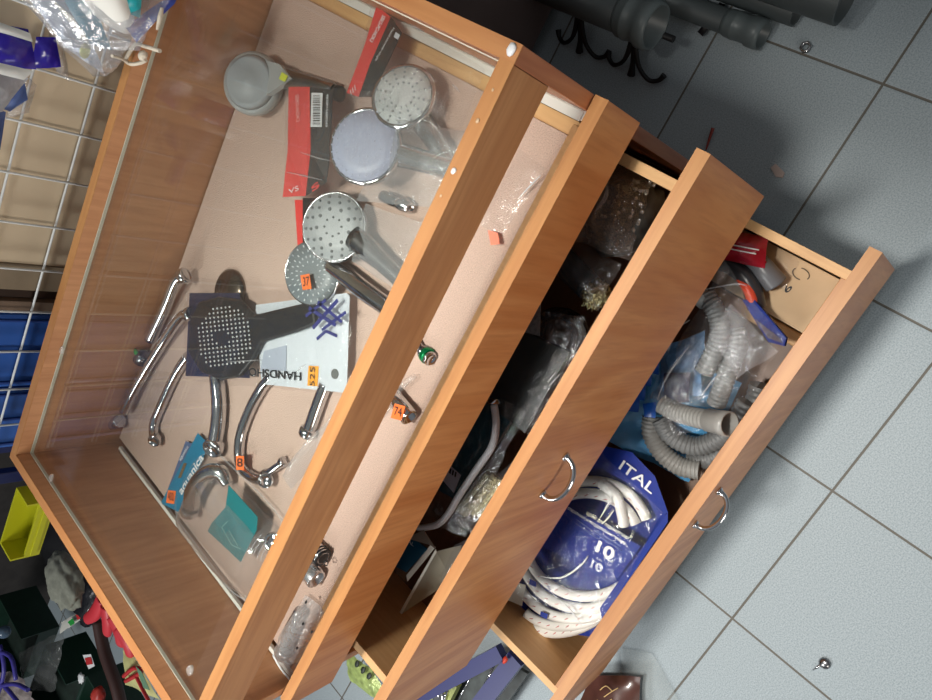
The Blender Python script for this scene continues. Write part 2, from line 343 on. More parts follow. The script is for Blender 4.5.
# screw hole plugs, dull marks on the fronts
# ================================================================ drawers
def drawer(label, z0, z1, y, x0, x1, box, handle=None, tray=False, cats='drawer'):
    d = thing('drawer', label, 'drawer', ((x0 + x1) / 2, y + .2, z0))
    f = MB().box(x0, x1, y, y + T, z0, z1 - .001, .0006).build('front_panel', WOODF, d)
    MB().box(x0, x1, y, y + T, z1 - .001, z1, 0).build('edge_band', EDGE, f)
    bx0, bx1, bz0, bz1, by1 = box
    t = .013
    if tray:
        MB().box(bx0, bx1, y + T + .0003, by1, bz0, bz1, .0006).build('tray_board', PINE, d)
        c = MB(); c.box(bx0 + .001, bx1 - .016, y + T + .018, by1 - .001, bz1 + .0002, bz1 + .003, .0008); c.build('carpet_lining', CARPET, d)
        MB().box(bx0 + .004, bx1 - .004, y + T + .0003, y + T + .016, bz1 + .0004, bz1 + .011, .001).build('front_batten', PINE, d)
    else:
        MB().box(bx0, bx0 + t, y + T + .0003, by1, bz0, bz1, .0006).build('side_board', PINE, d)
        MB().box(bx1 - t, bx1, y + T + .0003, by1, bz0, bz1, .0006).build('side_board', PINE, d)
        MB().box(bx0 + t, bx1 - t, by1 - t, by1, bz0, bz1, .0006).build('back_board', PINE, d)
        MB().box(bx0 + t, bx1 - t, y + T + .0003, y + T + t, bz0, bz1, .0006).build('inner_front', EDGE, d)
        MB().box(bx0 + t, bx1 - t, y + T + t, by1 - t, bz0 + .004, bz0 + .008, 0).build('bottom_board', HDF, d)
    if handle:
        hx, hz = handle; q = MB(); pts = []
        for k in range(13):
            a = PI * k / 12; pts.append((hx + .031 * math.cos(a) * (1 if 1 else 0), y - .002 - .024 * math.sin(a) ** .8, hz))
        q.tube(pts, [.0046] + [.0036] * 11 + [.0046], 12, smooth=2); 
        for sgn in (1, -1): q.lathe((hx + sgn * .031, y + .0005, hz), (0, -1, 0), [(.0062, 0), (.0062, .003), (.004, .006)], 14)
        q.build('handle', CHROME, d)
    return d
D1 = drawer('shallow top tray drawer lined with beige carpet, holding shower heads under the glass', .607, .690, .343, -.801, .0485, (-.7725, .0205, .650, .664, .898), tray=True)
D2 = drawer('middle deep drawer with a ring handle, pulled out over dark bagged fittings', .372, .6165, .2556, -.803, .0498, (-.776, .016, .385, .560, .76), handle=(PY(553, 475, .2556).x, PY(553, 475, .2556).z))
D3 = drawer('lowest deep drawer, pulled out furthest, holding hoses in bags', .108, .3545, .106, -.806, .0523, (-.772, .0195, .125, .300, .60), handle=(PY(706, 507, .106).x, PY(706, 507, .106).z))
# ================================================================ helpers in photo terms
def V(px, py, z): return P(px, py, z)
def pth(l): return [P(*q) for q in l]
def tx(s, a, b, z, hpx, mt, par, name='printed_text', bold=0, w=None):
    A, B = P(a[0], a[1], z), P(b[0], b[1], z); cx, cy = (a[0] + b[0]) / 2, (a[1] + b[1]) / 2
    dx, dy = b[0] - a[0], b[1] - a[1]; l = math.hypot(dx, dy)
    up = P(cx + dy / l * 10, cy - dx / l * 10, z) - P(cx, cy, z)
    return text(s, name, P(cx, cy, z), B - A, up, hpx * S(cx, cy, z), mt, par, w=(B - A).length, bold=bold)
def slab(name, px, z, t, mt, par=None, zs=None):
    pts = [P(q[0], q[1], (zs[i] if zs else z)) for i, q in enumerate(px)]
    return MB().prism(pts, t).build(name, mt, par)
def filmpx(name, px, mt, par=None, h=.02, nu=18, nv=18, amp=.004, fr=28, seed=0, pw=2.5):
    return MB().sheet([P(*q) for q in px], h, nu, nv, amp, fr, seed, pw).build(name, mt, par)
def sticker(px, py, z, wpx, hpx, ang, par, s=None, mt=None):
    k = S(px, py, z); c = P(px, py, z); a = math.radians(ang)
    def q(x, y): return P(px + x * math.cos(a) - y * math.sin(a), py + x * math.sin(a) + y * math.cos(a), z)
    w, h = wpx / 2, hpx / 2
    o = MB().prism([q(-w, h), q(w, h), q(w * 1.05, -h), q(-w * .95, -h)], .0003).build('price_sticker', mt or ORANGE, par)
    if s:
        ca, sa = math.cos(a), math.sin(a)
        tx(s, (px - w * .7 * ca, py - w * .7 * sa), (px + w * .7 * ca, py + w * .7 * sa), z + .0006, hpx * .62, INK, par, 'sticker_price')
    return o
GREYF = mat('grey spray face', (150, 154, 158), .45); LGREYF = mat('pale grey spray face', (190, 194, 194), .45)
LAVF = mat('lavender spray face', (176, 182, 205), .4); MGREYF = mat('mid grey spray face', (158, 162, 164), .4); DARKR = mat('dark rubber', (84, 88, 92), .5)
NAVY = mat('navy card', (24, 30, 66), .45); RED = mat('red card', (226, 62, 58), .4, coat=.3); CBLACK = mat('black card', (28, 27, 30), .4, coat=.3)
CARDW = mat('pale card', (208, 214, 222), .5); TEAL = mat('teal card', (10, 122, 128), .4, coat=.2); TBLUE = mat('teal blue card', (20, 122, 160), .4)
SATIN = mat('satin grey plastic', (160, 162, 162), .35)
def dots_radial(n, rows, r0, r1, w, l):
    out = []
    for i in range(n):
        t = 2 * PI * i / n
        for k in range(rows): out.append(((r0 + (r1 - r0) * k / max(1, rows - 1)), t + (k % 2) * 0, w, l))
    return out
def head(par, c, r, axis, face, body, noz=None, nozm=None, th=.02, rim=.93, name='spray_face', hole=None):
    A = Vector(axis).normalized(); c = Vector(c)
    MB().lathe(c, A, [(r * .35, -th), (r * .75, -th * .75), (r * .97, -th * .35), (r, -th * .1), (r * .985, .0004), (r * rim, .0014), (r * rim * .98, .0008)], 44).build('head_shell', body, par)
    f = MB().lathe(c, A, [(r * rim * .975, .0009), (r * rim * .96, .0022), (r * .5, .0030), (.0004, .0032)], 44).build(name, face, par)
    u = A.cross(Vector((0, 1, 0))).normalized(); v = A.cross(u)
    if noz:
        b = MB()
        for rho, t, w, l in noz:
            d = u * math.cos(t) + v * math.sin(t); e = A.cross(d); p = c + d * (rho * r) + A * (.0022 + .0009 * (1 - rho))
            if l: b.prism([p - d * l / 2 - e * w / 2, p + d * l / 2 - e * w / 2, p + d * l / 2 + e * w / 2, p - d * l / 2 + e * w / 2], .0009, A)
            else: b.lathe(p, A, [(w, 0), (w * .8, .0011)], 10)
        b.build('nozzles', nozm or DARKR, f)
    return f
CZ = .6672
# ---------------------------------------------------------------- shower heads in the tray
# (a) the one turned over, back side up
t = thing('shower_head', 'chrome shower head turned face down, with grey domed back', 'shower head', P(250, 88, CZ))
c = P(250, 82, .703); r = 31 * S(252, 80, .70); A = Vector((.15, -.45, 1)).normalized()
MB().lathe(c, A, [(r * .8, -.020), (r, -.015), (r * 1.0, -.006), (r * .93, -.002), (r * .88, -.001)], 40).build('head_shell', SATIN, t)
MB().lathe(c, A, [(r * .87, -.0012), (r * .80, .004), (r * .72, .0062), (r * .68, .0056), (r * .3, .0105), (.0004, .0115)], 40).build('domed_cap', GREYF, t)
MB().tube([P(274, 76, .683), P(286, 79, .684), P(308, 84, .684), P(334, 92, .682)], [.016, .014, .0115, .0105], 18, squash=.8).build('handle', CHROME2, t)
MB().prism([P(262, 103, .688), P(296, 80, .688), P(284, 66, .688), P(256, 58, .688)], .008).build('neck', SATIN, t)
tag(MB().lathe(P(337, 93, .682), P(337, 93, .682) - P(330, 91, .682), [(.010, 0), (.010, .006), (.007, .008)], 18).build('handle_end', BLACK, t))
slab('guarantee_mark', [(279, 79), (285, 82), (288, 76), (282, 72)], .6975, .0004, mat('yellow mark', (206, 212, 60), .5), t)
MB().ball(P(240, 90, .711), .0016, (1.2, .8, .5), 2).build('logo_mark', INK, t)
# (b) white grey one by the right hand side board
t = thing('packaged_shower_head', 'bagged shower head with pale face on red black card by the right slide', 'shower head', P(395, 90, CZ))
noz = [(rho, 2 * PI * i / 14 + .1, .0022, 0 * 1) for i in range(14) for rho in (.38, .54, .70, .84)]
noz = [(rho, th, .0014, 0) for rho, th, _, _ in noz]
head(t, P(403, 96, .706), 34 * S(405, 95, .70), (.3, -.22, 1), LGREYF, CHROME, noz, GREYF, .022, .9)
MB().tube([P(420, 118, .688), P(440, 150, .684), P(455, 178, .681)], [.014, .011, .010], 16).build('handle', CHROME2, t)
z = .6955
k1 = slab('header_card', [(377, 6), (391, 17), (370, 65), (359, 97), (347, 93), (365, 45)], z, .0006, RED, t, zs=[.690, .690, .697, .70, .70, .695])
slab('card_stripe', [(391, 17), (402, 33), (392, 55), (372, 97), (359, 97), (370, 65)], z, .0006, CBLACK, t, zs=[.690, .690, .697, .70, .70, .697])
tx('SBKS-PC-NOK3', (384, 16), (371, 42), .697, 5, WHITEP, t, bold=.02)
tx('Hand shower single', (394, 28), (376, 61), .6985, 3, WHITEP, t); tx('///', (356, 86), (350, 94), .7015, 5, WHITEP, t)
slab('printed_patch', [(396, 32), (400, 35), (398, 40), (394, 37)], .6975, .0004, CARDW, t)
filmpx('plastic_bag', [(374, 2, .705), (486, 70, .680), (452, 158, .684), (347, 98, .725)], FILM, t, h=.020, amp=.004, seed=3)
# (c) lavender faced, in the bag in front
t = thing('packaged_shower_head', 'bagged shower head with lavender face and chrome rim on red barcode card', 'shower head', P(365, 150, CZ))
noz = [(rho, 2 * PI * i / n + rho * 3, .0009, 0) for rho, n in ((.9, 30), (.78, 26), (.45, 12), (.3, 8)) for i in range(n)]
head(t, P(365, 146, .722), 39 * S(365, 146, .72), (.2, -.3, 1), LAVF, CHROME, noz, mat('lavender nozzle', (200, 205, 224), .4), .026, .93)
MB().tube([P(390, 152, .700), P(412, 158, .697), P(452, 170, .690), P(476, 178, .684)], [.016, .0135, .0115, .0105], 18, squash=.85).build('handle', CHROME, t)
zz = .7085
slab('header_card', [(289, 87), (310, 87), (311, 150), (306, 196), (283, 197), (288, 150)], zz, .0006, RED, t, zs=[.703, .704, .709, .702, .701, .708])
slab('card_stripe', [(310, 87), (333, 90), (331, 150), (327, 182), (306, 196), (311, 150)], zz, .0006, CBLACK, t, zs=[.704, .703, .709, .703, .702, .709])
slab('barcode_label', [(312, 93), (323, 93), (322, 127), (311, 127)], .7075, .0008, WHITEP, t)
b = MB()
rnd = random.Random(4); y = 95.5
while y < 125:
    h = rnd.choice([.45, .8, 1.1]); b.prism([P(313, y, .7086), P(320, y, .7086), P(320, y + h, .7086), P(313, y + h, .7086)], .0002); y += h + rnd.choice([.6, .9, 1.2])
b.build('barcode', INK, t)
tx('4820015680349', (327.5, 94), (326.5, 127), .7090, 3.2, WHITEP, t); tx('SBKS-NOK3', (297, 95), (298, 122), .7080, 5, mat('pale pink print', (250, 190, 184), .5), t)
tx('S', (312, 190), (319, 184), .7062, 6, RED, t, bold=.03); tx('VS', (289, 192), (299, 188), .7062, 5, WHITEP, t)
filmpx('plastic_bag', [(286, 84, .712), (400, 92, .748), (392, 196, .748), (284, 198, .712)], FILM, t, h=.006, amp=.003, seed=5)
filmpx('plastic_bag', [(398, 118, .712), (484, 134, .700), (446, 208, .698), (356, 200, .698)], FILMM, t, h=.012, amp=.004, seed=6, fr=24)
# (d) grey with dark round dots
t = thing('packaged_shower_head', 'bagged shower head with dark round dots, half under the lavender one', 'shower head', P(335, 228, CZ))
noz = []; rnd = random.Random(8)
for rho, n, w in ((.26, 8, .0015), (.5, 9, .0025), (.68, 13, .0021), (.84, 17, .0020)):
    for i in range(n): noz.append((rho, 2 * PI * i / n + rho * 5, w, 0))
head(t, P(334, 227, .700), 36 * S(334, 226, .70), (.15, -.3, 1), MGREYF, CHROME2, noz, DARKR, .020, .95)
MB().tube([P(356, 238, .685), P(382, 262, .684), P(410, 288, .681)], [.018, .012, .010], 16, squash=.85).build('handle', CHROME2, t)
slab('header_card', [(295, 200), (303, 200), (303, 247), (298, 247)], .6855, .0006, RED, t); slab('card_stripe', [(303, 198), (315, 198), (308, 246), (303, 247)], .6855, .0006, CBLACK, t)
filmpx('plastic_bag', [(366, 204, .694), (455, 232, .692), (418, 300, .690), (352, 262, .690)], FILMM, t, h=.008, amp=.003, seed=8)
# (e) grey, rectangular white nozzles, chrome stem
t = thing('shower_head', 'unbagged grey faced shower head with white slots and orange price sticker', 'shower head', P(313, 277, CZ))
noz = [(rho, 2 * PI * i / 22 + (.12 if j % 2 else 0), .00085, .0029) for i in range(22) for j, rho in enumerate((.50, .67, .84))] + [(.34, 2 * PI * i / 11, .0008, .0024) for i in range(11)]
head(t, P(312, 273, .694), 33 * S(313, 274, .69), (.1, -.2, 1), mat('slate spray face', (112, 120, 124), .4), CHROME, noz, WHITEP, .016, .97)
MB().tube([P(332, 266, .680), P(346, 276, .682), P(366, 292, .683), P(398, 314, .681)], [.013, .0125, .012, .011], 18).build('handle', CHROME, t)
sticker(306, 282, .7035, 9, 15, -10, t, '37')
# (f) black hand shower on a pale card
t = thing('packaged_hand_shower', 'black square hand shower with white nozzles bagged on a pale card', 'hand shower', P(262, 335, CZ))
slab('header_card', [(256, 305), (347, 293), (350, 296), (347, 393), (262, 384)], .6815, .0008, CARDW, t)
slab('navy_side_card', [(190, 293), (240, 293), (250, 378), (186, 376)], .6825, .0008, NAVY, t)
slab('grey_card_patch', [(264, 351), (287, 345), (286, 371), (260, 371)], .6828, .0002, mat('card patch grey', (172, 180, 196), .5), t)  # flat grey patch on the card beside the shower body
tx('HANDSHOWER', (300, 376), (226, 369), .6835, 8, INK, t, bold=.02)
b = MB()
def bar(x0, y0, x1, y1, w, z=.6945, bb=None):
    a, c2 = P(x0, y0, z), P(x1, y1, z); d = (c2 - a).normalized(); e = Vector((-d.y, d.x, 0)) * (w / 2)
    (bb or b).prism([a - e, c2 - e, c2 + e, a + e], .0006)
k = .0050
bar(309, 308, 336, 325, k); bar(313, 328, 338, 300, k); bar(306, 316, 326, 300, k * .8); bar(322, 330, 346, 312, k * .8)
bar(318, 302, 342, 322, k * .8); bar(317, 339, 326, 331, k * .8, .6835); bar(326, 331, 337, 336, k * .8, .6835)
b.build('star_emblem', mat('emblem blue', (44, 48, 120), .5), t)
sticker(313, 376, .6828, 10, 20, 3, t, None, mat('yellow orange sticker', (250, 168, 40), .6)); tx('525', (312.5, 386), (313, 367), .6836, 7, INK, t, 'sticker_price')
MB().lathe(P(335, 374, .6824), (0, 0, 1), [(.0065, 0), (.0065, .0006), (.0055, .0007)], 20).build('hang_hole', mat('hang hole grey', (96, 98, 96), .6), t)
# black body: squarish rounded head + tapered handle in one outline
out = []
hc = P(224, 336, .69)
pts2 = [(192, 352), (194, 320), (203, 302), (222, 297), (244, 300), (258, 315), (300, 305), (318, 301), (320, 324), (300, 332), (266, 342), (257, 360), (244, 376), (224, 380), (205, 372)]
q = MB(); q.prism([P(x, y, .6840) for x, y in pts2], .0085); ob = q.build('shower_body', BLACK, t)
md = ob.modifiers.new('bevel', 'BEVEL'); md.width = .004; md.segments = 4; md.limit_method = 'ANGLE'
b = MB(); n = 0
for i in range(14):
    for j in range(13):
        px_ = 198 + j * 4.1 + i * .45 - 1; py_ = 311 + i * 4.3 - j * .5
        dx, dy = (px_ - 225) / 27, (py_ - 338) / 32
        if dx * dx + dy * dy > 1.05 or abs(px_ - 221) + abs(py_ - 338) < 9: continue
        b.lathe(P(px_, py_, .6926), (0, 0, 1), [(.0016, 0), (.0011, .0012)], 8); n += 1
b.build('nozzles', WHITEP, t)
filmpx('plastic_bag', [(184, 292, .690), (352, 288, .690), (350, 396, .688), (184, 380, .690)], film('fine film', (230, 232, 238), .02, gl=.16, milky=.01), t, h=.012, amp=.0028, seed=11, nu=34, nv=26, fr=40)
# (g) dark round mixer base behind it
t = thing('wall_flange', 'round dark chrome flange lying behind the black hand shower', 'fitting', P(228, 290, CZ))
MB().lathe(P(231, 292, .6675), (0, 0, 1), [(.034, 0), (.034, .003), (.028, .008), (.008, .010), (.0005, .0105)], 32).build('cover_plate', mat('smoked chrome', (120, 108, 96), .22, 1), t)
MB().lathe(P(240, 300, .6680), (.2, -.1, 1), [(.008, 0), (.008, .006), (.006, .010)], 20).build('thread_nipple', CHROME2, t)
# ---------------------------------------------------------------- chrome spouts
def spout(label, pts, r, ends=(1, 1), z=None, name='tap_spout', mt=None, grp=None):
    z = z or (CZ + .0004)
    t = thing(name, label, 'tap spout', P(pts[0][0], pts[0][1], CZ)); path = []; r *= 1.22
    for i, q in enumerate(pts): path.append(P(q[0], q[1], (q[2] if len(q) > 2 else z + r)))
    MB().tube(path, r, 18, smooth=8).build('spout_tube', mt or CHROME, t)
    for s_, (a, bq) in zip(ends, ((path[0], path[1]), (path[-1], path[-2]))):
        if s_:
            ax = (a - bq).normalized()
            if s_ == 2: ax = (ax * .35 + Vector((.0, -.3, .8))).normalized()
            rr = r * 1.38
            MB().lathe(a - ax * rr * .6, ax, [(r * .9, 0), (rr, r * .3), (rr, r * 1.3), (rr * .85, r * 1.55), (rr * .8, r * 1.3), (.0004, r * 1.25)], 22).build('collar', CHROME, t)
    return t
t = spout('straight chrome tap spout nearest the back corner, with a green bit on its socket', [(184, 276, .689), (176, 281, .692), (165, 308, .684), (150, 340, .680)], .0072, (1, 0))
MB().lathe(P(139, 362, .682), P(152, 342, .684) - P(139, 362, .682), [(.0085, 0), (.0105, .002), (.0105, .020), (.0085, .022)], 22).build('socket', CHROME2, t)
MB().ball(P(136, 352, .692), .0045, (1, 1.2, .6), 2, .3, 20, 3).build('tape_tuft', mat('green tape', (60, 140, 50), .7), t)
t = spout('long straight chrome tap spout ending in a wide short socket, left of the navy card', [(190, 314, .686), (180, 318, .686), (162, 344, .680), (138, 384, .680), (124, 412, .682)], .0066, (1, 0))
MB().lathe(P(110, 424, .682), P(136, 416, .682) - P(110, 424, .682), [(.0098, 0), (.0110, .001), (.0110, .032), (.0098, .033)], 24).build('socket', CHROME, t)
spout('gently curved chrome tap spout with a round end, below the navy card', [(188, 356), (176, 374), (163, 402), (154, 425), (155, 440, .680)], .0062, (0, 2))
spout('thick chrome tap spout running down from under the black hand shower', [(216, 370, .677), (219, 400), (218, 425), (214, 447, .682)], .0092, (0, 2))
t = spout('long hooked chrome tap spout with an orange price sticker at its bend', [(272, 376, .676), (262, 388), (249, 412), (240, 440), (241, 464), (252, 477), (266, 480, .682)], .0064, (0, 2))
sticker(240, 463, .6835, 8, 14, 0, t, '8')
spout('short chrome tap spout sticking out from under the pale card', [(326, 384, .676), (319, 402), (311, 425), (308, 432)], .0072, (0, 1))
spout('small chrome fitting half hidden in cloudy film beside the front rail', [(266, 474, .679), (275, 468, .678), (283, 462, .676)], .0045, (1, 1), name='pipe_fitting')
o = filmpx('loose_film', [(283, 476, .668), (335, 410, .669), (322, 452, .669), (292, 490, .668)], FILMM, None, h=.022, amp=.004, seed=22); tag(o, 'crumpled cloudy plastic film bunched against the front rail', 'plastic film')
o = filmpx('loose_film', [(118, 418, .677), (134, 368, .677), (170, 372, .6685), (150, 420, .6685)], FILM, None, h=.004, amp=.001, seed=23); tag(o, 'flat clear plastic sleeve lying under the long chrome spout', 'plastic film')
# chrome nut near the rail
t = thing('pipe_fitting', 'small chrome union nut standing below the lavender shower head bag', 'fitting', P(408, 208, CZ))
MB().lathe(P(400, 203, .677), P(416, 211, .680) - P(400, 203, .677), [(.006, -.006), (.0085, 0), (.0085, .010), (.0068, .012), (.0068, .019), (.0050, .020), (.0046, .012), (.0003, .012)], 24).build('fitting_body', CHROME, t)
MB().tube([P(383, 196, .675), P(392, 200, .677), P(400, 203, .677)], [.007, .0075, .007], 14).build('fitting_tail', CHROME2, t)
# ---------------------------------------------------------------- blister pack with the teal card
t = thing('blister_pack', 'clear blister pack with a teal insert, curved chrome spout and blue hanging card', 'blister pack', P(225, 520, CZ))
slab('header_card', [(198, 433), (209, 444), (181, 513), (161, 503)], .6745, .0006, TBLUE, t)
slab('card_strip', [(186, 441), (194, 444), (170, 494), (164, 500)], .6735, .0006, mat('slate blue card', (80, 100, 140), .5), t)
tx('aquanica', (180, 493), (202, 456), .6755, 8, WHITEP, t, bold=.02); tx('aquanica', (180, 460), (188, 446), .6740, 4, WHITEP, t)
sticker(171, 497, .6754, 8, 13, 8, t, '432')
slab('hang_slot', [(178, 478), (181, 478), (187, 463), (184, 463)], .6752, .0003, mat('brown slot', (110, 90, 60), .6), t)
MB().tube([P(192, 506, .684), P(194, 490, .690), P(206, 474, .692), P(220, 472, .688), P(228, 484, .682)], [.0125, .0130, .0125, .0115, .008], 22, smooth=8).build('chrome_spout', mat('brushed chrome', (196, 196, 196), .25, 1), t)
MB().lathe(P(189, 513, .682), P(192, 504, .685) - P(189, 513, .682), [(.0132, 0), (.0138, .002), (.0138, .008), (.0125, .010)], 24).build('collar', CHROME, t)
MB().lathe(P(276, 541, .682), (.3, -.3, 1), [(.012, 0), (.0135, .002), (.0135, .009), (.011, .011), (.009, .009), (.0004, .008)], 24).build('outlet_ring', CHROME, t)
slab('teal_insert', [(229, 485), (258, 517), (257, 530), (241, 562), (208, 531), (212, 523), (226, 507)], .6980, .0008, TEAL, t)
b = MB()
for x0, y0, x1, y1 in ((222, 527, 228, 521), (222, 527, 232, 545), (232, 545, 241, 549), (229, 530, 238, 546)): bar(x0, y0, x1, y1, .0014, .6990, b)
b.build('printed_tap_outline', mat('pale teal print', (120, 176, 176), .5), t)
# blister dome
q = [P(207, 452, .672), P(292, 540, .672), P(247, 600, .672), P(178, 520, .672)]
MB().sheet(q, .034, 22, 16, .0012, 26, 31, 6).build('blister_dome', film('rigid clear plastic', (220, 225, 230), .9, rough=.06, gl=.5, bump=.25, bscale=18), t)
b = MB(); b.tube([P(207, 452, .674), P(225, 460, .675), P(292, 540, .674), P(247, 601, .674), P(178, 520, .674), P(190, 470, .674), P(207, 452, .674)], .0014, 8, smooth=6, cap=False); b.build('blister_rim', FILMM, t)
b = MB()
for i in range(7): a = P(250 + i * 3.5, 556 + i * 3 - 4, .700); c2 = P(262 + i * 2.6, 534 + i * 3.2, .700); b.tube([a, (a + c2) / 2 + Vector((0, 0, .003)), c2], .0008, 6)
b.build('blister_ribs', FILMM, t)
# ---------------------------------------------------------------- front strip of the tray, in front of the rail
t = thing('pipe_fitting', 'chrome tap outlet with a green ring, standing in front of the counter rail', 'fitting', P(424, 360, CZ))
c = P(424, 352, CZ + .002); A = (P(433, 362, .68) - P(422, 350, .672)).normalized()
MB().lathe(c, A, [(.007, -.004), (.0088, 0), (.0088, .004)], 24).build('fitting_body', CHROME2, t)
MB().lathe(c + A * .004, A, [(.0092, 0), (.0098, .001), (.0098, .007), (.009, .008)], 24).build('green_ring', mat('green anodised ring', (10, 130, 76), .25, .6), t)
MB().lathe(c + A * .012, A, [(.0088, 0), (.0088, .004), (.007, .006), (.0066, .003), (.0003, .003)], 24).build('outlet', CHROME, t)
MB().tube([c - A * .003, P(412, 340, .676), P(396, 328, .672)], [.006, .006, .005], 14).build('tail', CHROME2, t)
t = thing('pipe_fitting', 'chrome tube end wearing an orange price sticker, in front of the counter rail', 'fitting', P(405, 412, CZ))
A = (P(412, 420, .68) - P(398, 400, .676)).normalized()
MB().lathe(P(404, 410, .680), A, [(.0100, -.030), (.0105, 0), (.0108, .012), (.0100, .0135), (.0086, .0132), (.0082, .006), (.0003, .006)], 26).build('tube_body', CHROME, t)
sticker(398, 412, .6925, 11, 15, 15, t, '74')
o = MB().tube(pth([(416, 376, .674), (404, 384, .679), (394, 398, .676), (383, 416, .670)]), [.003, .0045, .005, .003], 10, squash=.5).build('clear_sleeve', film('clear sleeve', (225, 225, 228), .2, gl=.35), None); tag(o, 'narrow clear plastic sleeve lying between the two chrome fittings', 'plastic sleeve')
SOFTC = mat('soft chrome', (214, 214, 216), .22, .85)
t = thing('pipe_fitting', 'chrome coupling wound with black spring rings, with a small wire loop', 'fitting', P(322, 560, CZ))
A = (P(334, 566, .684) - P(318, 548, .680)).normalized(); c = P(316, 550, .680)
MB().lathe(c, A, [(.0100, -.02), (.0110, 0), (.0110, .016), (.008, .018), (.0075, .010), (.0003, .010)], 24).build('coupling_body', SOFTC, t)
for k in range(3): MB().lathe(c + A * (.006 + .0045 * k), A, [(.0112, 0), (.0126, .0008), (.0126, .0018), (.0112, .0026)], 24).build('black_ring', BLACK, t)
lp = [c + A * .020 + Vector((math.cos(a) * .0035 + .000, -.002 - .0035 + math.sin(a) * .0035, .002)) for a in [2 * PI * i / 12 for i in range(13)]]
MB().tube(lp, .0007, 6, smooth=1).build('wire_loop', BLACK, t)
t = thing('pipe_fitting', 'short polished chrome cap lying on its side next to the spring coupling', 'fitting', P(318, 578, CZ))
A = (P(322, 584, .682) - P(311, 570, .680)).normalized()
MB().lathe(P(312, 574, .682), A, [(.0122, -.012), (.0135, -.010), (.0135, .010), (.0125, .0115), (.0112, .0110), (.0106, .004), (.0003, .004)], 28).build('cap_body', SOFTC, t)
# bagged bit at the lower end
t = thing('packaged_fitting', 'fitting in clear white edged bag at lower left end of tray front', 'bagged fitting', P(294, 640, CZ))
MB().tube(pth([(300, 610, .681), (291, 630, .681), (284, 650, .680)]), [.007, .010, .008], 14).build('fitting_body', CHROME2, t)
MB().tube(pth([(287, 650, .680), (281, 655, .682)]), [.011, .011], 16).build('collar', CHROME2, t)
filmpx('plastic_bag', [(306, 594, .674), (325, 612, .674), (291, 680, .674), (273, 652, .674)], film('cloudy bag', (232, 230, 232), 1.6, gl=.4, milky=.5, bump=1), t, h=.026, amp=.0045, seed=41, fr=40)
MB().tube(pth([(273, 655, .676), (281, 669, .676), (291, 681, .675)]), .0014, 8).build('bag_seam', WHITEP, t)
for x, y in ((303, 624), (312, 632), (297, 648), (306, 602)): MB().ball(P(x, y, .694), .002, (1.3, .8, .6), 2, .4, 20, x).build('printed_mark', INK, t)
# pink price sticker + wrinkled film near the right end of the front strip
o = filmpx('loose_film', [(520, 150, .6685), (546, 168, .669), (500, 240, .669), (478, 222, .6685)], FILM, None, h=.003, amp=.001, seed=44); tag(o, 'clear plastic film sheet lying on the carpet at the right end of the tray front', 'plastic film')
MB().tube(pth([(541, 175, .6745), (530, 186, .6750), (519, 198, .6745)]), [.0004, .0011, .0004], 6).build('glint_crease', WHITEP, o)  # white strip painted in as the highlight along a crease
o = slab('price_sticker', [(488, 230), (498, 233), (500, 244), (491, 245)], .6750, .0003, mat('pink orange sticker', (250, 138, 110), .6)); tag(o, 'faded pink price sticker lying on clear film at the tray front', 'price sticker')

# glint creases: pale strips stand in for highlights on the bags
for par_, pts_ in (('packaged_shower_head', [(410, 24, .716), (424, 32, .714)]), ('packaged_shower_head', [(452, 84, .705), (460, 92, .70)]), ('packaged_shower_head.001', [(300, 152, .718), (318, 158, .720), (332, 161, .718)]), ('packaged_shower_head.001', [(286, 172, .716), (305, 176, .718), (322, 180, .716)]), ('packaged_hand_shower', [(226, 362, .704), (262, 360, .704)]), ('packaged_hand_shower', [(296, 372, .700), (306, 364, .700)])):
    p_ = [P(*q) for q in pts_]
    if len(p_) == 2: p_ = [p_[0], (p_[0] + p_[1]) / 2, p_[1]]
    MB().tube(p_, [.0003, .0012, .0003], 6).build('glint_crease', FILMM, bpy.data.objects[par_])
# ================================================================ middle drawer contents
def hose(path, r, pitch=.0055, depth=.12, seg=16):
    """corrugated hose: resampled path with ribs"""
    mb = MB(); pts = [Vector(p) for p in path]; q = []
    for i in range(len(pts) - 1):
        p0 = pts[max(i - 1, 0)]; p1 = pts[i]; p2 = pts[i + 1]; p3 = pts[min(i + 2, len(pts) - 1)]
        for k in range(40):
            t = k / 40; q.append(.5 * ((2 * p1) + (p2 - p0) * t + (2 * p0 - 5 * p1 + 4 * p2 - p3) * t * t + (-p0 + 3 * p1 - 3 * p2 + p3) * t ** 3))
    q.append(pts[-1]); out = [q[0]]; acc = 0
    for a, b in zip(q, q[1:]):
        acc += (b - a).length
        if acc >= pitch / 4: out.append(b); acc = 0
    rad = [r * (1 - depth * (0, .5, 1, .5)[i % 4]) for i in range(len(out))]
    return mb.tube(out, rad, seg, smooth=1)
DZ = .3935
GLITTER = mat('gold braided wrap', (176, 168, 130), .35, .6, var=.5, scale=260, bump=1.0, bscale=300)
GREYBAG = mat('dark grey packaging', (62, 66, 66), .5, var=.3, scale=20, bump=.4, bscale=30)
BLKBAG = mat('black bag', (22, 23, 30), .25, var=.3, bump=.7, bscale=60)
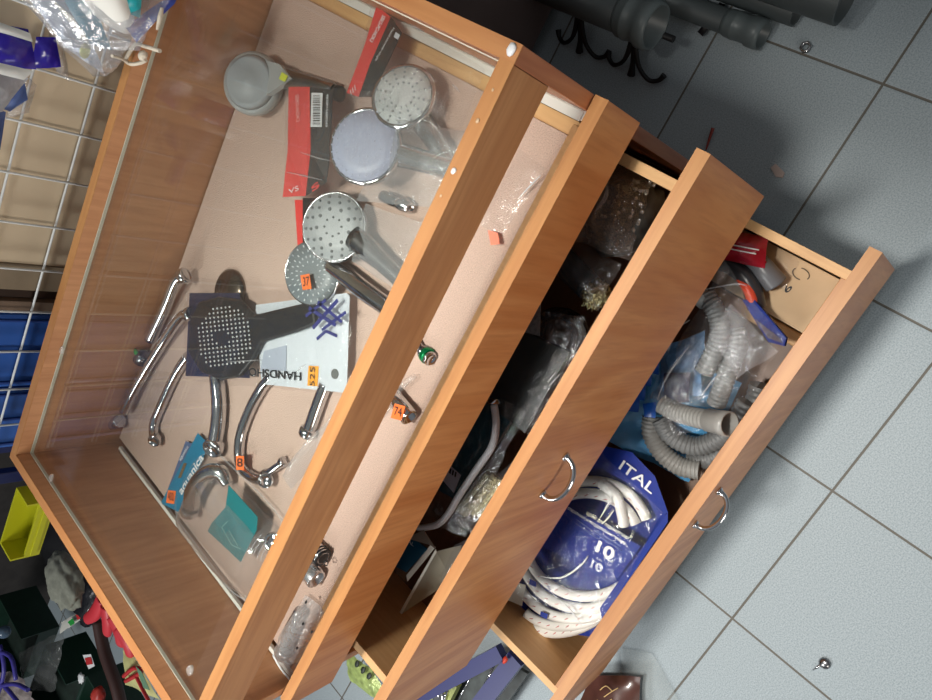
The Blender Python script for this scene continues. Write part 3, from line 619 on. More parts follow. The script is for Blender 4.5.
# bubble wrap
t = thing('bubble_wrap_pack', 'clear bubble wrap bundle filling the right corner of the middle drawer', 'bubble wrap', P(630, 205, DZ))
dkw = mat('wrapped dark fitting', (58, 56, 52), .4, .3, var=.4, scale=40)
MB().ball(P(622, 215, .45), .05, (1.1, 1.0, .7), 3, .25, 20, 3).build('wrapped_fitting', dkw, t)
BW = film('bubble wrap film', (200, 200, 196), .7, rough=.1, gl=.7, bump=1.0, bscale=160)
filmpx('wrap_sheet', [(600, 160, .50), (656, 180, .47), (630, 262, .46), (566, 236, .50)], BW, t, h=.035, amp=.010, seed=51, fr=30, nu=30, nv=30)
rnd = random.Random(5); b = MB()
for i in range(60):
    for j in range(3):
        u_, v_ = rnd.random(), rnd.random(); px_ = 600 + 56 * u_ - 32 * v_; py_ = 166 + 18 * u_ + 75 * v_
    b.ball(P(px_, py_, .515 - .03 * v_), .0028, (1, 1, .5), 1)
tag(b.build('wrap_bubbles', BW, t), kind='stuff')
MB().tube(pth([(607, 184, .53), (606, 196, .535), (600, 205, .53), (594, 212, .525)]), [.0012, .003, .003, .001], 8).build('film_fold', FILMM, t)
# dark tube with gold foil end
t = thing('pipe_fitting', 'dark tube with a crumpled gold foil end, wrapped in film in the middle drawer', 'fitting', P(585, 280, DZ))
MB().tube(pth([(556, 252, .44), (570, 268, .44), (590, 288, .44)]), .019, 20).build('tube_body', mat('dark blue grey tube', (48, 58, 68), .3), t)
MB().ball(P(596, 294, .445), .0175, (1.1, 1, .9), 4, .45, 60, 9).build('foil_end', mat('gold foil', (196, 188, 140), .22, .9, bump=1, bscale=200), t)
filmpx('plastic_bag', [(558, 236, .475), (622, 262, .46), (600, 312, .45), (536, 262, .47)], film('dull film', (190, 184, 176), .5, gl=.3), t, h=.012, amp=.005, seed=53, fr=30)
# black coil in clear bag
t = thing('hose_coil', 'coil of black cable in a crinkled clear bag in the middle drawer', 'cable coil', P(556, 335, DZ))
cc = P(558, 336, .445)
b = MB()
for k in range(4):
    rr = .034 - .003 * (k % 2); b.tube([cc + Vector((math.cos(a) * rr, math.sin(a) * rr, .008 * k - .012 + .003 * math.sin(a * 2))) for a in [2 * PI * i / 24 for i in range(25)]], .0062, 10, smooth=1)
b.build('black_cable', BLKBAG, t)
filmpx('plastic_bag', [(540, 308, .48), (586, 318, .475), (588, 366, .46), (536, 362, .465)], film('crinkled film', (200, 205, 212), .3, gl=.55, bump=1), t, h=.012, amp=.008, seed=54, fr=45)
# grey flat pack and the wedge of a clear pack
t = thing('flat_package', 'flat dark grey package lying across the middle of the middle drawer', 'package', P(530, 370, DZ))
MB().prism([P(520, 328, .468), P(574, 352, .468), P(530, 432, .468), P(478, 392, .468)], .014).build('package_body', GREYBAG, t)
filmpx('plastic_wrap', [(518, 326, .486), (578, 350, .486), (532, 436, .486), (476, 392, .486)], film('smoky film', (60, 62, 64), .3, gl=.12), t, h=.010, amp=.004, seed=55)
for a in (((548, 382), (556, 372)), ((549, 386), (560, 374))): MB().tube([P(*a[0], .500), P(*a[1], .500)], .0012, 6).build('film_glint', FILMM, t)
t = thing('card_pack', 'speckled grey card corner standing behind the flat dark package', 'package', P(530, 325, DZ))
MB().prism([P(541, 302, .502), P(540, 336, .492), P(524, 332, .492), P(516, 322, .500)], .002).build('card', mat('speckled grey card', (128, 132, 134), .6, var=.35, scale=200), t)
# teal packs with a chrome J spout
t = thing('packaged_spout', 'curved chrome spout, shine painted white, in a crinkled bag over a teal card with barcode label', 'packaged spout', P(475, 450, DZ))
MB().prism([P(482, 396, .470), P(514, 420, .466), P(462, 500, .466), P(418, 478, .470)], .008).build('teal_card', mat('dark teal card', (14, 70, 86), .4, var=.3, scale=12), t)
MB().tube(pth([(494, 405, .508), (496, 424, .510), (492, 446, .508), (476, 470, .505), (460, 494, .502), (448, 514, .500), (436, 525, .498), (418, 528, .496)]), [.0052] * 7 + [.0045], 18, smooth=8).build('chrome_spout', mat('painted chrome shine', (244, 246, 248), .3, 0), t)  # plain white non-metal: the chrome's bright reflection is put into the colour
MB().lathe(P(494, 404, .508), P(494, 400, .508) - P(494, 410, .508), [(.0068, 0), (.0095, .001), (.0095, .007), (.0065, .008)], 20).build('spout_collar', CHROME, t)
slab('barcode_label', [(451, 466), (461, 475), (454, 493), (441, 478)], .4795, .0006, mat('lilac label', (206, 200, 214), .5), t)
b = MB()
for i in range(3): b.prism([P(450 + i * 2.6, 468 + i * 1.7, .4803), P(451.6 + i * 2.6, 469 + i * 1.7, .4803), P(450.6 + i * 2.6, 474 + i * 1.7, .4803), P(449 + i * 2.6, 473 + i * 1.7, .4803)], .0002)
b.build('barcode', INK, t)
filmpx('plastic_bag', [(484, 390, .494), (526, 412, .488), (468, 538, .486), (412, 518, .490)], film('crisp film', (210, 215, 220), .05, rough=.08, gl=.26, bump=1, bscale=50), t, h=.006, amp=.006, seed=56, fr=40, nu=30, nv=30)
# glitter coil
t = thing('braided_hose', 'gold braided flexible hose bundle beside the middle drawer front', 'hose', P(478, 505, DZ))
for i, (a, c2) in enumerate((((506, 480), (474, 512)), ((499, 476), (464, 512)), ((493, 474), (458, 508)), ((505, 488), (482, 516)))):
    MB().tube(pth([(a[0] - 2, a[1], .455 + .004 * (i % 2)), ((a[0] + c2[0]) / 2, (a[1] + c2[1]) / 2 + 2, .460 + .004 * (i % 2)), (c2[0], c2[1], .455)]), .0085, 14, smooth=8).build('braided_tube', GLITTER, t)
filmpx('plastic_bag', [(512, 462, .475), (516, 492, .472), (480, 536, .47), (444, 516, .475)], FILM, t, h=.012, amp=.004, seed=57)
# white open box with a blue green inside card
t = thing('open_box', 'open white cardboard box with blue green card in the middle drawer', 'box', P(425, 580, DZ))
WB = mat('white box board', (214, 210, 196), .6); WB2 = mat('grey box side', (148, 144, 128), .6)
a0, a1 = P(436, 548, .50), P(399, 616, .445)
MB().prism([P(436, 549, .502), P(437, 552, .500), P(402, 614, .452), P(400, 612, .454)], .0012).build('box_flap_edge', WB, t)
MB().prism([P(437, 551, .500), P(462, 545, .460), P(452, 580, .430), P(402, 614, .450)], .0016).build('box_side', WB2, t)
MB().prism([P(436, 547, .502), P(431, 545, .503), P(407, 575, .497), P(408, 581, .495)], .0016).build('box_flap', WB, t)
MB().prism([P(414, 538, .502), P(428, 549, .503), P(407, 572, .497), P(396, 566, .497), P(404, 545, .502)], .002).build('printed_card', mat('deep blue green print', (8, 84, 116), .4), t)
tx('AL', (408, 541), (414, 545), .505, 4, WHITEP, t)
MB().prism([P(406, 538, .504), P(431, 545, .505), P(436, 549, .504), P(424, 530, .500)], .001).build('top_flap', mat('beige box inside', (168, 158, 144), .6), t)
o = filmpx('loose_film', [(388, 556, .47), (412, 566, .47), (398, 590, .45), (382, 580, .46)], FILM, None, h=.01, amp=.004, seed=58); tag(o, 'small tuft of clear film beside the open white box', 'plastic film')
o = filmpx('loose_film', [(454, 545, .47), (474, 536, .48), (466, 575, .46), (438, 592, .45)], FILM, None, h=.008, amp=.005, seed=59); tag(o, 'crumpled clear film strip between the open box and the drawer front', 'plastic film')
# ================================================================ lowest drawer contents
EZ = .1335
GREYH = mat('grey corrugated plastic', (146, 146, 142), .45); GREYH2 = mat('dark corrugated plastic', (104, 106, 106), .45)
# cardboard box with stamped marks
t = thing('cardboard_box', 'beige cardboard box with stamped marks in the right corner of the lowest drawer', 'box', P(800, 285, EZ))
CB = mat('beige cardboard', (190, 164, 130), .75, var=.06, scale=30)
xa, xb, ya, yb = -.085, .004, .138, .40
MB().box(xa, xb, ya, yb, EZ, .205, .001).build('box_body', CB, t)
tx('6', (785, 292), (791, 286), .2056, 6, INK, t, bold=.01)
for a_, b_, r_ in ((195, 20, .008), (20, -150, .008)):
    MB().tube([P(801, 274, .2058) + Vector((math.cos(math.radians(a_ + (b_ - a_) * k / 8)) * r_, math.sin(math.radians(a_ + (b_ - a_) * k / 8)) * r_ * 1.5, 0)) for k in range(9)][:7], .0008, 6).build('stamped_arc', mat('stamp ink', (90, 80, 66), .7), t)
o = filmpx('loose_film', [(780, 250, .212), (800, 262, .209), (784, 292, .209), (766, 270, .212)], FILM, None, h=.005, amp=.002, seed=61); tag(o, 'clear film scrap lying on the beige cardboard box', 'plastic film')
o = MB().box(-.112, -.090, .142, .30, EZ, .170, .003).build('wood_block', PINE); tag(o, 'pale wooden block beside the beige cardboard box', 'wooden block')
# red bag
t = thing('packaged_hose', 'red bagged pack with white stripes in the back right corner of the lowest drawer', 'bagged pack', P(748, 245, EZ))
MB().sheet([P(725, 228, .262), P(768, 238, .262), P(764, 268, .250), P(716, 258, .255)], .018, 20, 20, .003, 30, 62).build('red_bag', mat('glossy red film', (150, 20, 40), .2, coat=.5, bump=.3, bscale=40), t)
for a in (((728, 244), (759, 250)), ((726, 248), (756, 254))): MB().tube([P(*a[0], .279), P(*a[1], .281)], .0009, 6).build('white_stripe', WHITEP, t)
MB().sheet([P(752, 250, .262), P(766, 262, .25), P(764, 275, .235), P(756, 268, .24)], .006, 8, 8, .002, 30, 63).build('bag_flap', mat('glossy red film', (150, 20, 40)), t)
# siphon pipe grey + dark curved tubes + orange ring
t = thing('siphon_pipe', 'grey siphon elbow with a dark curved hose, beside the red bag', 'siphon pipe', P(770, 280, EZ))
MB().tube(pth([(740, 252, .232), (757, 262, .236), (766, 272, .234), (776, 284, .226)]), [.014, .015, .016, .017], 20, smooth=6).build('elbow', mat('slate grey plastic', (96, 98, 102), .35), t)
MB().tube(pth([(716, 260, .235), (735, 268, .238), (750, 284, .236), (757, 308, .226)]), .0135, 18, smooth=8).build('curved_tube', mat('near black plastic', (52, 52, 56), .3), t)
o = MB().tube(pth([(738, 278, .243), (747, 288, .244), (752, 300, .242), (753, 312, .238)]), [.004, .0075, .0075, .004], 14, smooth=8).build('orange_hose_piece', mat('orange rubber', (232, 84, 56), .4)); tag(o, 'short orange red rubber piece curving beside the dark tube', 'rubber piece')
t = thing('flat_package', 'dark blue flat pack with a grey label edge, against the lowest drawer front', 'package', P(770, 320, EZ))
MB().prism([P(744, 300, .236), P(756, 300, .236), P(788, 338, .236), P(786, 346, .236), P(770, 342, .236)], .012).build('blue_pack', mat('cobalt pack', (20, 48, 136), .7, spec=.2), t)
MB().prism([P(754, 318, .2485), P(780, 338, .2485), P(782, 343, .2485), P(768, 338, .2485)], .001).build('pack_label', mat('mottled label', (92, 84, 104), .7, var=.4, scale=90), t)
# light blue bag below hoses
t = thing('blue_bag', 'light blue printed plastic bag under the grey corrugated hoses', 'bag', P(650, 420, EZ))
LB = mat('light blue film', (92, 164, 214), .25, coat=.3, var=.12, scale=18, bump=.4, bscale=40)
MB().sheet([P(650, 345, .232), P(742, 385, .150), P(690, 482, .150), P(600, 436, .222)], .022, 26, 26, .006, 22, 65).build('bag_film', LB, t)
for i, (x, y) in enumerate(((640, 392), (634, 404), (650, 410), (646, 378), (654, 366))):
    MB().sheet([P(x - 7, y - 6, .247), P(x + 6, y - 8, .247), P(x + 5, y + 8, .245), P(x - 6, y + 7, .245)], .002, 6, 6, .002, 60, 70 + i).build('blue_print', mat('cobalt print', (16, 84, 176), .3), t)

# corrugated hoses
t = thing('corrugated_hose', 'coiled grey corrugated drain hose with a smooth open end sleeve resting on the drawer edge', 'hose', P(680, 430, EZ))
hose(pth([(662, 404, .245), (676, 412, .250), (694, 417, .262), (712, 421, .280)]), .0155).build('hose_end_run', GREYH, t)
A = P(736, 425, .306) - P(710, 420, .284)
MB().lathe(P(708, 420, .281), A, [(.0155, 0), (.0172, .001), (.0172, .024), (.0182, .026), (.0182, .040), (.0155, .040), (.0150, .010), (.0003, .009)], 30).build('end_sleeve', mat('sleeve grey', (150, 150, 146), .35), t)
hose(pth([(652, 416, .215), (652, 434, .212), (662, 452, .207), (680, 466, .200), (700, 470, .196)]), .0165).build('outer_coil', GREYH, t)
hose(pth([(660, 418, .220), (672, 436, .212), (694, 446, .205), (716, 440, .205), (735, 424, .215), (748, 402, .22)]), .0165).build('inner_coil', GREYH2, t)
hose(pth([(690, 462, .185), (716, 456, .185), (738, 436, .185), (752, 412, .19), (760, 385, .20)]), .0165).build('lower_coil', GREYH2, t)
# clear bag of grey hose
t = thing('bagged_hose', 'clear bag of grey corrugated hose behind the hose with the open end', 'bagged hose', P(705, 350, EZ))
hose(pth([(706, 296, .262), (716, 312, .264), (720, 332, .262), (714, 352, .258), (704, 372, .252)]), .0150).build('ribbed_hose', mat('light grey corrugated', (138, 142, 142), .4), t)
hose(pth([(735, 330, .236), (738, 346, .240), (730, 366, .240), (722, 388, .236), (716, 404, .226)]), .0150).build('ribbed_hose', mat('light grey corrugated', (138, 142, 142), .4), t)
MB().tube(pth([(696, 300, .262), (706, 293, .264)]), .0165, 20).build('hose_cuff', mat('cuff grey', (150, 156, 156), .4), t)
MB().sheet([P(664, 345, .235), P(706, 330, .236), P(700, 395, .225), P(658, 400, .225)], .012, 18, 18, .006, 25, 66).build('blue_card', mat('blue white pack', (104, 150, 196), .3, var=.4, scale=26, bump=.5), t)
MB().sheet([P(664, 374, .246), P(690, 372, .250), P(690, 402, .242), P(664, 404, .240)], .010, 14, 14, .004, 25, 67).build('navy_card', mat('navy film', (26, 30, 74), .3, bump=.5), t)
CF = film('bag film', (222, 226, 230), .35, rough=.08, gl=.42, bump=1, bscale=42)
filmpx('plastic_bag', [(722, 262, .285), (788, 340, .262), (738, 412, .262), (652, 400, .262)], CF, t, h=.012, amp=.010, seed=68, fr=32, nu=38, nv=38)
for i, a in enumerate((((702, 290, .285), (735, 284, .286), (747, 286, .282)), ((668, 352, .28), (676, 330, .284), (690, 320, .284)), ((657, 400, .268), (668, 375, .28), (690, 345, .286)), ((700, 400, .275), (715, 378, .284), (740, 368, .282)))):
    MB().tube(pth(a), [.0005, .0015, .0005], 6).build('glint_crease', FILMM, t)
filmpx('bag_tail', [(732, 304, .275), (780, 352, .262), (738, 378, .268), (708, 334, .280)], FILMM, t, h=.010, amp=.004, seed=69)
o = MB().sheet([P(652, 398, .262), P(672, 404, .268), P(700, 430, .268), P(676, 436, .262)], .006, 14, 10, .004, 30, 70).build('loose_film', FILM); tag(o, 'pointed tip of clear film draped over the coiled grey hose', 'plastic film')
# white hose pack
t = thing('washing_hose_pack', 'blue and clear pack of coiled white hose printed with the number 10', 'hose pack', P(590, 545, EZ))
BLU = mat('royal blue film', (22, 48, 140), .25, coat=.4, bump=.25, bscale=30)
bk = [(604, 446), (632, 452), (655, 476), (668, 520), (650, 556), (622, 590), (592, 636), (560, 632), (518, 606), (510, 598), (540, 540), (572, 490)]
MB().prism([P(x, y, .205) for x, y in bk], .003).build('backing_film', BLU, t)
WH = mat('white hose', (236, 236, 230), .35)
def coil(n, cx, cy, ax, ay, z, a0, a1, r=.0088, dash=True, rot=-.5):
    pts = []
    for i in range(25):
        a = math.radians(a0 + (a1 - a0) * i / 24); x = ax * math.cos(a); y = ay * math.sin(a)
        pts.append(P(cx + x * math.cos(rot) - y * math.sin(rot), cy + x * math.sin(rot) + y * math.cos(rot), z))
    h = MB().tube(pts, r, 16, smooth=1).build('white_hose', WH, t)
    if dash:
        b = MB()
        for i in range(2, 24, 2):
            d = (pts[i + 0] - pts[i - 1]).normalized(); e = d.cross(Vector((0, 0, 1))).normalized(); p = pts[i] + Vector((0, 0, r * .93)) + e * .002
            b.tube([p - d * .004 + e * .0015, p + d * .003 - e * .0015], .0007, 5)
        b.build('red_tracer', mat('red tracer', (190, 70, 60), .5), h)
coil(0, 588, 540, 62, 58, .232, -145, 10); coil(1, 583, 548, 58, 54, .236, -120, 5)
coil(2, 588, 534, 64, 62, .236, 60, 190); coil(3, 585, 544, 66, 64, .230, 55, 185); coil(4, 578, 556, 66, 62, .228, 50, 180)
coil(5, 572, 572, 62, 52, .222, 50, 165); coil(6, 566, 584, 58, 46, .218, 50, 160)
MB().tube(pth([(600, 482, .246), (616, 496, .250), (622, 514, .248), (624, 526, .246)]), .0088, 14, smooth=6).build('hose_end', WH, t)
# printed blue parts
def blue(px, z, name='printed_panel', mt=BLU):
    MB().prism([P(x, y, z) for x, y in px], .0008).build(name, mt, t)
blue([(604, 446), (632, 452), (655, 476), (668, 512), (658, 520), (648, 500), (626, 482), (600, 468), (590, 470)], .252)
blue([(566, 506), (598, 522), (641, 546), (618, 578), (590, 570), (540, 545), (548, 530)], .252)
blue([(668, 512), (668, 522), (612, 605), (602, 620), (600, 608), (642, 548)], .2525, 'printed_edge')
tx('ITAL', (620, 464), (653, 490), .254, 11, WHITEP, t, bold=.01)
tx('10', (595, 545), (612, 555), .254, 12, WHITEP, t, bold=.03); tx('10', (590, 563), (601, 569), .254, 9, mat('faded print', (190, 196, 214), .5), t, bold=.02)
tx('\u043c\u0435\u0442\u0440\u043e\u0432', (604, 557), (613, 562), .254, 3, WHITEP, t)
tx('\u0448\u043b\u0430\u043d\u0433 \u0434\u043b\u044f \u043f\u043e\u0434\u043a\u043b\u044e\u0447\u0435\u043d\u0438\u044f', (586.5, 512.5), (628, 538), .2545, 3.9, WHITEP, t, bold=.01)
tx('\u0441\u0442\u0438\u0440\u0430\u043b\u044c\u043d\u044b\u0445 \u0438 \u043f\u043e\u0441\u0443\u0434\u043e\u043c\u043e\u0435\u0447\u043d\u044b\u0445 \u043c\u0430\u0448\u0438\u043d', (567.5, 507.5), (625, 543), .2545, 3.5, WHITEP, t, bold=.01)
PB = mat('pale blue print', (110, 130, 200), .5)
tx('\u0448\u043b\u0430\u043d\u0433 \u0434\u043b\u044f \u043f\u0456\u0434\u043a\u043b\u044e\u0447\u0435\u043d\u043d\u044f \u043f\u0440\u0430\u043b\u044c\u043d\u0438\u0445', (594, 529.5), (621, 546), .2545, 2.4, PB, t); tx('\u0442\u0430 \u043f\u043e\u0441\u0443\u0434\u043e\u043c\u0438\u0439\u043d\u0438\u0445 \u043c\u0430\u0448\u0438\u043d', (600, 536.5), (619, 548.5), .2545, 2.2, PB, t)
for a_, b_ in (((577, 520), (622, 551)), ((576, 523.5), (598, 539))): MB().tube([P(*a_, .2550), P(*b_, .2550)], .0004, 5).build('printed_rule', PB, t)
tx('VI', (604, 506), (612, 512), .2542, 8, mat('grey violet print', (96, 96, 128), .5), t)
for x, y in ((533, 582), (544, 614)): slab('hose_mark', [(x - 3, y - 3), (x + 4, y), (x + 3, y + 5), (x - 4, y + 2)], .2435, .0006, BLU, t)
tx('1.5', (541, 587), (550, 589), .2445, 5, BLU, t)
slab('paper_label', [(514, 582), (526, 585), (522, 606), (508, 600)], .240, .0006, mat('cream label', (224, 222, 208), .6), t)
filmpx('plastic_bag', [(600, 450, .266), (662, 512, .266), (602, 626, .262), (510, 594, .258)], film('hose pack film', (220, 224, 232), .05, rough=.07, gl=.2, bump=1, bscale=30), t, h=.010, amp=.003, seed=72, fr=34, nu=34, nv=34)
for a in (((535, 575, .262), (560, 578, .264), (580, 566, .264), (588, 556, .263)), ((612, 496, .263), (606, 508, .264), (600, 518, .263)), ((614, 510, .263), (608, 518, .264), (602, 524, .263)), ((560, 600, .256), (572, 612, .256), (582, 626, .254))):
    MB().tube(pth(a), [.0005] + [.0016] * (len(a) - 2) + [.0005], 6).build('glint_crease', WHITEP, t)  # white strips stand in for glints on the film
# ================================================================ around the counter: right side
DGP = mat('dark grey pipe plastic', (72, 80, 82), .5); DGP2 = mat('collar grey', (92, 102, 104), .4)
DB = mat('dark brown board', (112, 98, 94), .5, var=.08, scale=10)
o = MB().box(.066, .95, .922, .990, .035, .74, .002).build('board', DB); tag(o, 'dark brown board standing against the wall, right of the wooden counter', 'board')
t = thing('sewer_pipe', 'dark grey sewer pipe with a ribbed socket, lying nearest the counter on scrolled ironwork', 'pipe', (.23, .8, .0))
def pipe(t, x, y0, y1, z, r, sock=True):
    MB().lathe((x, y1, z), (0, -1, 0), [(r * .92, 0), (r, .0005), (r, y1 - y0 - (.07 if sock else .001)), (r * .99, y1 - y0 - (.07 if sock else 0))] + ([] if sock else [(r * .86, y1 - y0), (r * .84, y1 - y0 - .05), (.0004, y1 - y0 - .06)]), 40).build('pipe_body', DGP, t)
    if sock:
        y = y0 + .075
        MB().lathe((x, y, z), (0, -1, 0), [(r, 0), (r * 1.12, .008), (r * 1.12, .018), (r * 1.16, .020), (r * 1.16, .024), (r * 1.10, .026), (r * 1.10, .046), (r * 1.24, .052), (r * 1.24, .066), (r * 1.12, .075), (r * 1.02, .074), (r * .98, .03), (.0005, .028)], 44).build('socket', DGP2, t)
pipe(t, .232, .640, .915, .125, .034)
# ironwork
IR = mat('wrought iron', (30, 30, 32), .5, .3)
t = thing('iron_stand', 'black wrought iron scroll stand on the floor under the nearest pipe', 'iron stand', (.2, .72, 0))
def scroll(x, y, sx, sy, r=.0042):
    p = [Vector((x + sx * a, y + sy * b_, z)) for a, b_, z in ((0, .004, .082), (-.022, .006, .060), (-.046, .018, .034), (-.058, .040, .018), (-.052, .058, .016), (-.040, .066, .020))]
    MB().tube(p, [r * 1.4, r * 1.3, r, r, r, r * 1.5], 10, smooth=6).build('scroll', IR, t)
for y in (.70, .83):
    for sy in (1, -1): scroll(.222, y, 1, sy); scroll(.245, y, -1, sy)
    MB().tube([(.232, y, .084), (.205, y, .06), (.178, y, .03), (.160, y, .014)], [.006, .005, .005, .008], 10, smooth=4).build('leaf_leg', IR, t)
MB().tube([(.232, .62, .084), (.232, .91, .084)], .006, 10).build('rail', IR, t)
g = 'grey pipe ends lying side by side on the floor'
for x, zc, r, y0, s_, lab in ((.300, .027, .021, .500, True, 'grey pipe with a collar, lying between the ironwork pipe and the plain pipes'), (.350, .023, .022, .470, False, 'thinner plain grey pipe lying under the thickest pipe'), (.368, .078, .033, .390, False, 'thickest grey pipe, resting on top of the thinner ones')):
    t = thing('sewer_pipe', lab, 'pipe', (x, .7, 0), g); pipe(t, x, y0, .915, zc, r, s_)
o = MB().tube(pth([(700, 34, .012), (713, 18, .014), (722, 4, .014)]), .0065, 12, smooth=2).build('rubber_rod', BLACK); tag(o, 'short black rod on the floor beside the collared pipe', 'rod')
t = thing('hex_nut', 'small steel nut lying on the grout line by the pipes', 'nut', P(806, 48, 0))
c = P(806, 48, .0005); b = MB()
for k in range(6):
    a0_, a1_ = PI / 3 * k, PI / 3 * (k + 1); o0, o1 = Vector((math.cos(a0_), math.sin(a0_), 0)), Vector((math.cos(a1_), math.sin(a1_), 0))
    b.prism([c + o0 * .0055, c + o0 * .010, c + o1 * .010, c + o1 * .0055], .007)
b.build('nut_body', CHROME2, t)
MB().lathe(c + Vector((0, 0, .007)), (0, 0, 1), [(.0055, 0), (.0085, 0), (.008, .0012), (.0056, .0012), (.0055, 0)], 24, capped=False).build('nut_washer', CHROME, t)
t = thing('screw', 'round headed steel screw lying on the tiles at bottom right', 'screw', P(823, 662, 0))
MB().lathe(P(825, 663, .0005), (0, .1, 1), [(.0095, 0), (.0095, .003), (.007, .006), (.0035, .0072), (.0004, .0075)], 26).build('screw_head', CHROME2, t)
MB().tube(pth([(822, 664, .004), (813, 670, .002)]), [.0026, .0012], 10).build('screw_shank', CHROME, t)
o = MB().prism([P(771, 168, 0.0004), P(776, 164, .0004), P(785, 173, .0004), P(783, 178, .0004), P(776, 177, .0004)], .0035).build('plastic_chip', mat('pinkish chip', (196, 176, 166), .6)); tag(o, 'small pale chip lying on the dark tiles', 'chip')
o = MB().tube(pth([(713, 128, .012), (709, 140, .006), (706, 150, .003)]), [.0035, .0025, .0012], 8).build('red_stick', mat('dull red plastic', (150, 62, 54), .5)); tag(o, 'thin dull red plastic stick on the floor behind the middle drawer end', 'stick')
DUST = film('dusty translucent film', (196, 206, 206), .9, rough=.5, gl=.08, milky=.5)
o = filmpx('plastic_sheet', [(622, 650, .004), (652, 655, .003), (690, 720, .003), (622, 720, .004)], DUST, None, h=.012, amp=.006, seed=80, fr=12); tag(o, 'dusty translucent plastic sheet on the tiles by the lowest drawer front', 'plastic sheet')
t = thing('decor_package', 'dark brown package with gold line decoration, poking out under the lowest drawer', 'package', P(605, 692, .03))
MB().sheet([P(590, 676, .03), P(640, 676, .03), P(640, 730, .03), P(570, 730, .03)], .02, 14, 14, .004, 20, 81).build('package_body', mat('chocolate brown film', (78, 46, 38), .3, var=.3, coat=.3), t)
for a in (((600, 690), (606, 686), (612, 691)), ((604, 697), (611, 692), (618, 688)), ((597, 700), (604, 703), (612, 699))): MB().tube([P(x, y, .052) for x, y in a], .0009, 6).build('gold_line', mat('gold line', (220, 184, 120), .4), t)
# ================================================================ left of the drawers, low
t = thing('floor_rack', 'navy blue metal rack with thin steel rods, standing left of the lower drawers', 'rack', P(480, 690, .1))
NV = mat('navy enamel', (34, 40, 98), .4)
zr = .16
def rod(a, b_, r, name, mt, z=zr): MB().tube([P(*a, z), P(*b_, z)], r, 10).build(name, mt, t)
def barb(a, b_, w, name, mt, z=zr, h=.02):
    A_, B_ = P(*a, z), P(*b_, z); d = (B_ - A_).normalized(); e = Vector((-d.y, d.x, 0)) * w / 2
    MB().prism([A_ - e, B_ - e, B_ + e, A_ + e], h).build(name, mt, t)
barb((505, 650), (400, 706), .030, 'frame_bar', NV); barb((520, 655), (476, 712), .034, 'frame_bar', NV)
for a, b_ in (((473, 672), (452, 712)), ((495, 664), (470, 712)), ((448, 690), (436, 715))): rod(a, b_, .0016, 'steel_rod', CHROME, zr + .012)
MB().prism([P(500, 655, .06), P(530, 672, .06), P(490, 730, .06), P(420, 730, .06), P(430, 690, .06)], .01).build('rack_tray', mat('dark rack tray', (52, 60, 60), .5, var=.5, scale=40), t)
o = MB().prism([P(458, 678, .10), P(462, 684, .10), P(446, 716, .10), P(420, 716, .10), P(432, 698, .10)], .02).build('green_carton', mat('olive green carton', (150, 160, 92), .5, var=.3, scale=60)); tag(o, 'olive green carton inside the navy rack', 'carton')
o = MB().lathe(P(441, 694, .12), (0, 0, 1), [(.016, 0), (.018, .004), (.018, .012), (.012, .014), (.0004, .010)], 24).build('chrome_cap', CHROME); tag(o, 'shiny round cap on the green carton in the rack', 'cap')
o = MB().ball(P(505, 660, .19), .006, (1.4, .8, .6), 2, .3, 20, 3).build('red_scrap', mat('red scrap', (200, 60, 40), .5)); tag(o, 'tiny red scrap on the navy rack bar', 'scrap')
t = thing('foil_bag', 'green and silver printed bag lying on the floor left of the middle drawer', 'bag', P(362, 670, .05))
MB().sheet([P(345, 649, .08), P(372, 668, .08), P(402, 716, .08), P(350, 680, .08)], .012, 16, 16, .006, 24, 83).build('bag_body', mat('green silver foil', (164, 184, 112), .3, .2, var=.4, scale=50, bump=.5), t)
for x, y in ((357, 664), (363, 670), (369, 676)): MB().ball(P(x, y, .100), .008, (1.3, .8, .3), 2, .3, 20, x).build('dark_print', mat('dark print', (40, 48, 40), .5), t)
# ================================================================ wire grid, wall, bags behind the counter
t = thing('wire_grid', 'white wire display grid fixed to the beige wall behind the counter', 'wire grid', (-.35, 1.0, .45))
WR = mat('grey white wire', (222, 226, 226), .35)
b = MB()
for k in range(-3, 6): b.tube([(-.862, 1.0, .81 + .0775 * k), (.12, 1.0, .81 + .0775 * k)], .0018, 8)
for k in range(-7, 6): b.tube([(-.2952 + .0722 * k, .9965, .50), (-.2952 + .0722 * k, .9965, 1.24)], .0018, 8)
b.build('wires', WR, t)
t = thing('wooden_rack', 'worn grey brown boards between the beige wall and the blue crates', 'boards', (-.56, 1.06, .5))
MB().box(-.552, -.5085 , 1.006, 1.03, .45, 1.25, .001).build('board', mat('worn beige board', (138, 122, 100), .7, var=.2, scale=12), t)
MB().box(-.5715, -.5535, 1.018, 1.04, .45, 1.25, .001).build('board', mat('dark stained board', (64, 48, 40), .7, var=.3, scale=12), t)
MB().box(-.592, -.5725, 1.008, 1.03, .45, 1.25, .001).build('board', mat('brown board', (112, 92, 76), .7, var=.3, scale=20), t)
CBL = mat('cornflower plastic', (52, 96, 176), .35)
for i, (x0, x1) in enumerate(((-.735, -.597), (-.862, -.738))):
    t = thing('plastic_crate', ('blue plastic crate behind the wire grid, next to the boards', 'blue plastic crate behind the wire grid, nearer the counter corner')[i], 'crate', ((x0 + x1) / 2, 1.15, .45), 'blue crates behind the wire grid')
    MB().box(x0, x1, 1.010, 1.30, .45, 1.22, .006).build('crate_body', CBL, t)
    for x in (x0 + .01, (x0 + x1) / 2, x1 - .012): MB().box(x, x + .004, 1.006, 1.0098, .46, 1.21, .001).build('rib', mat('deep blue rib', (36, 66, 136), .4), t)
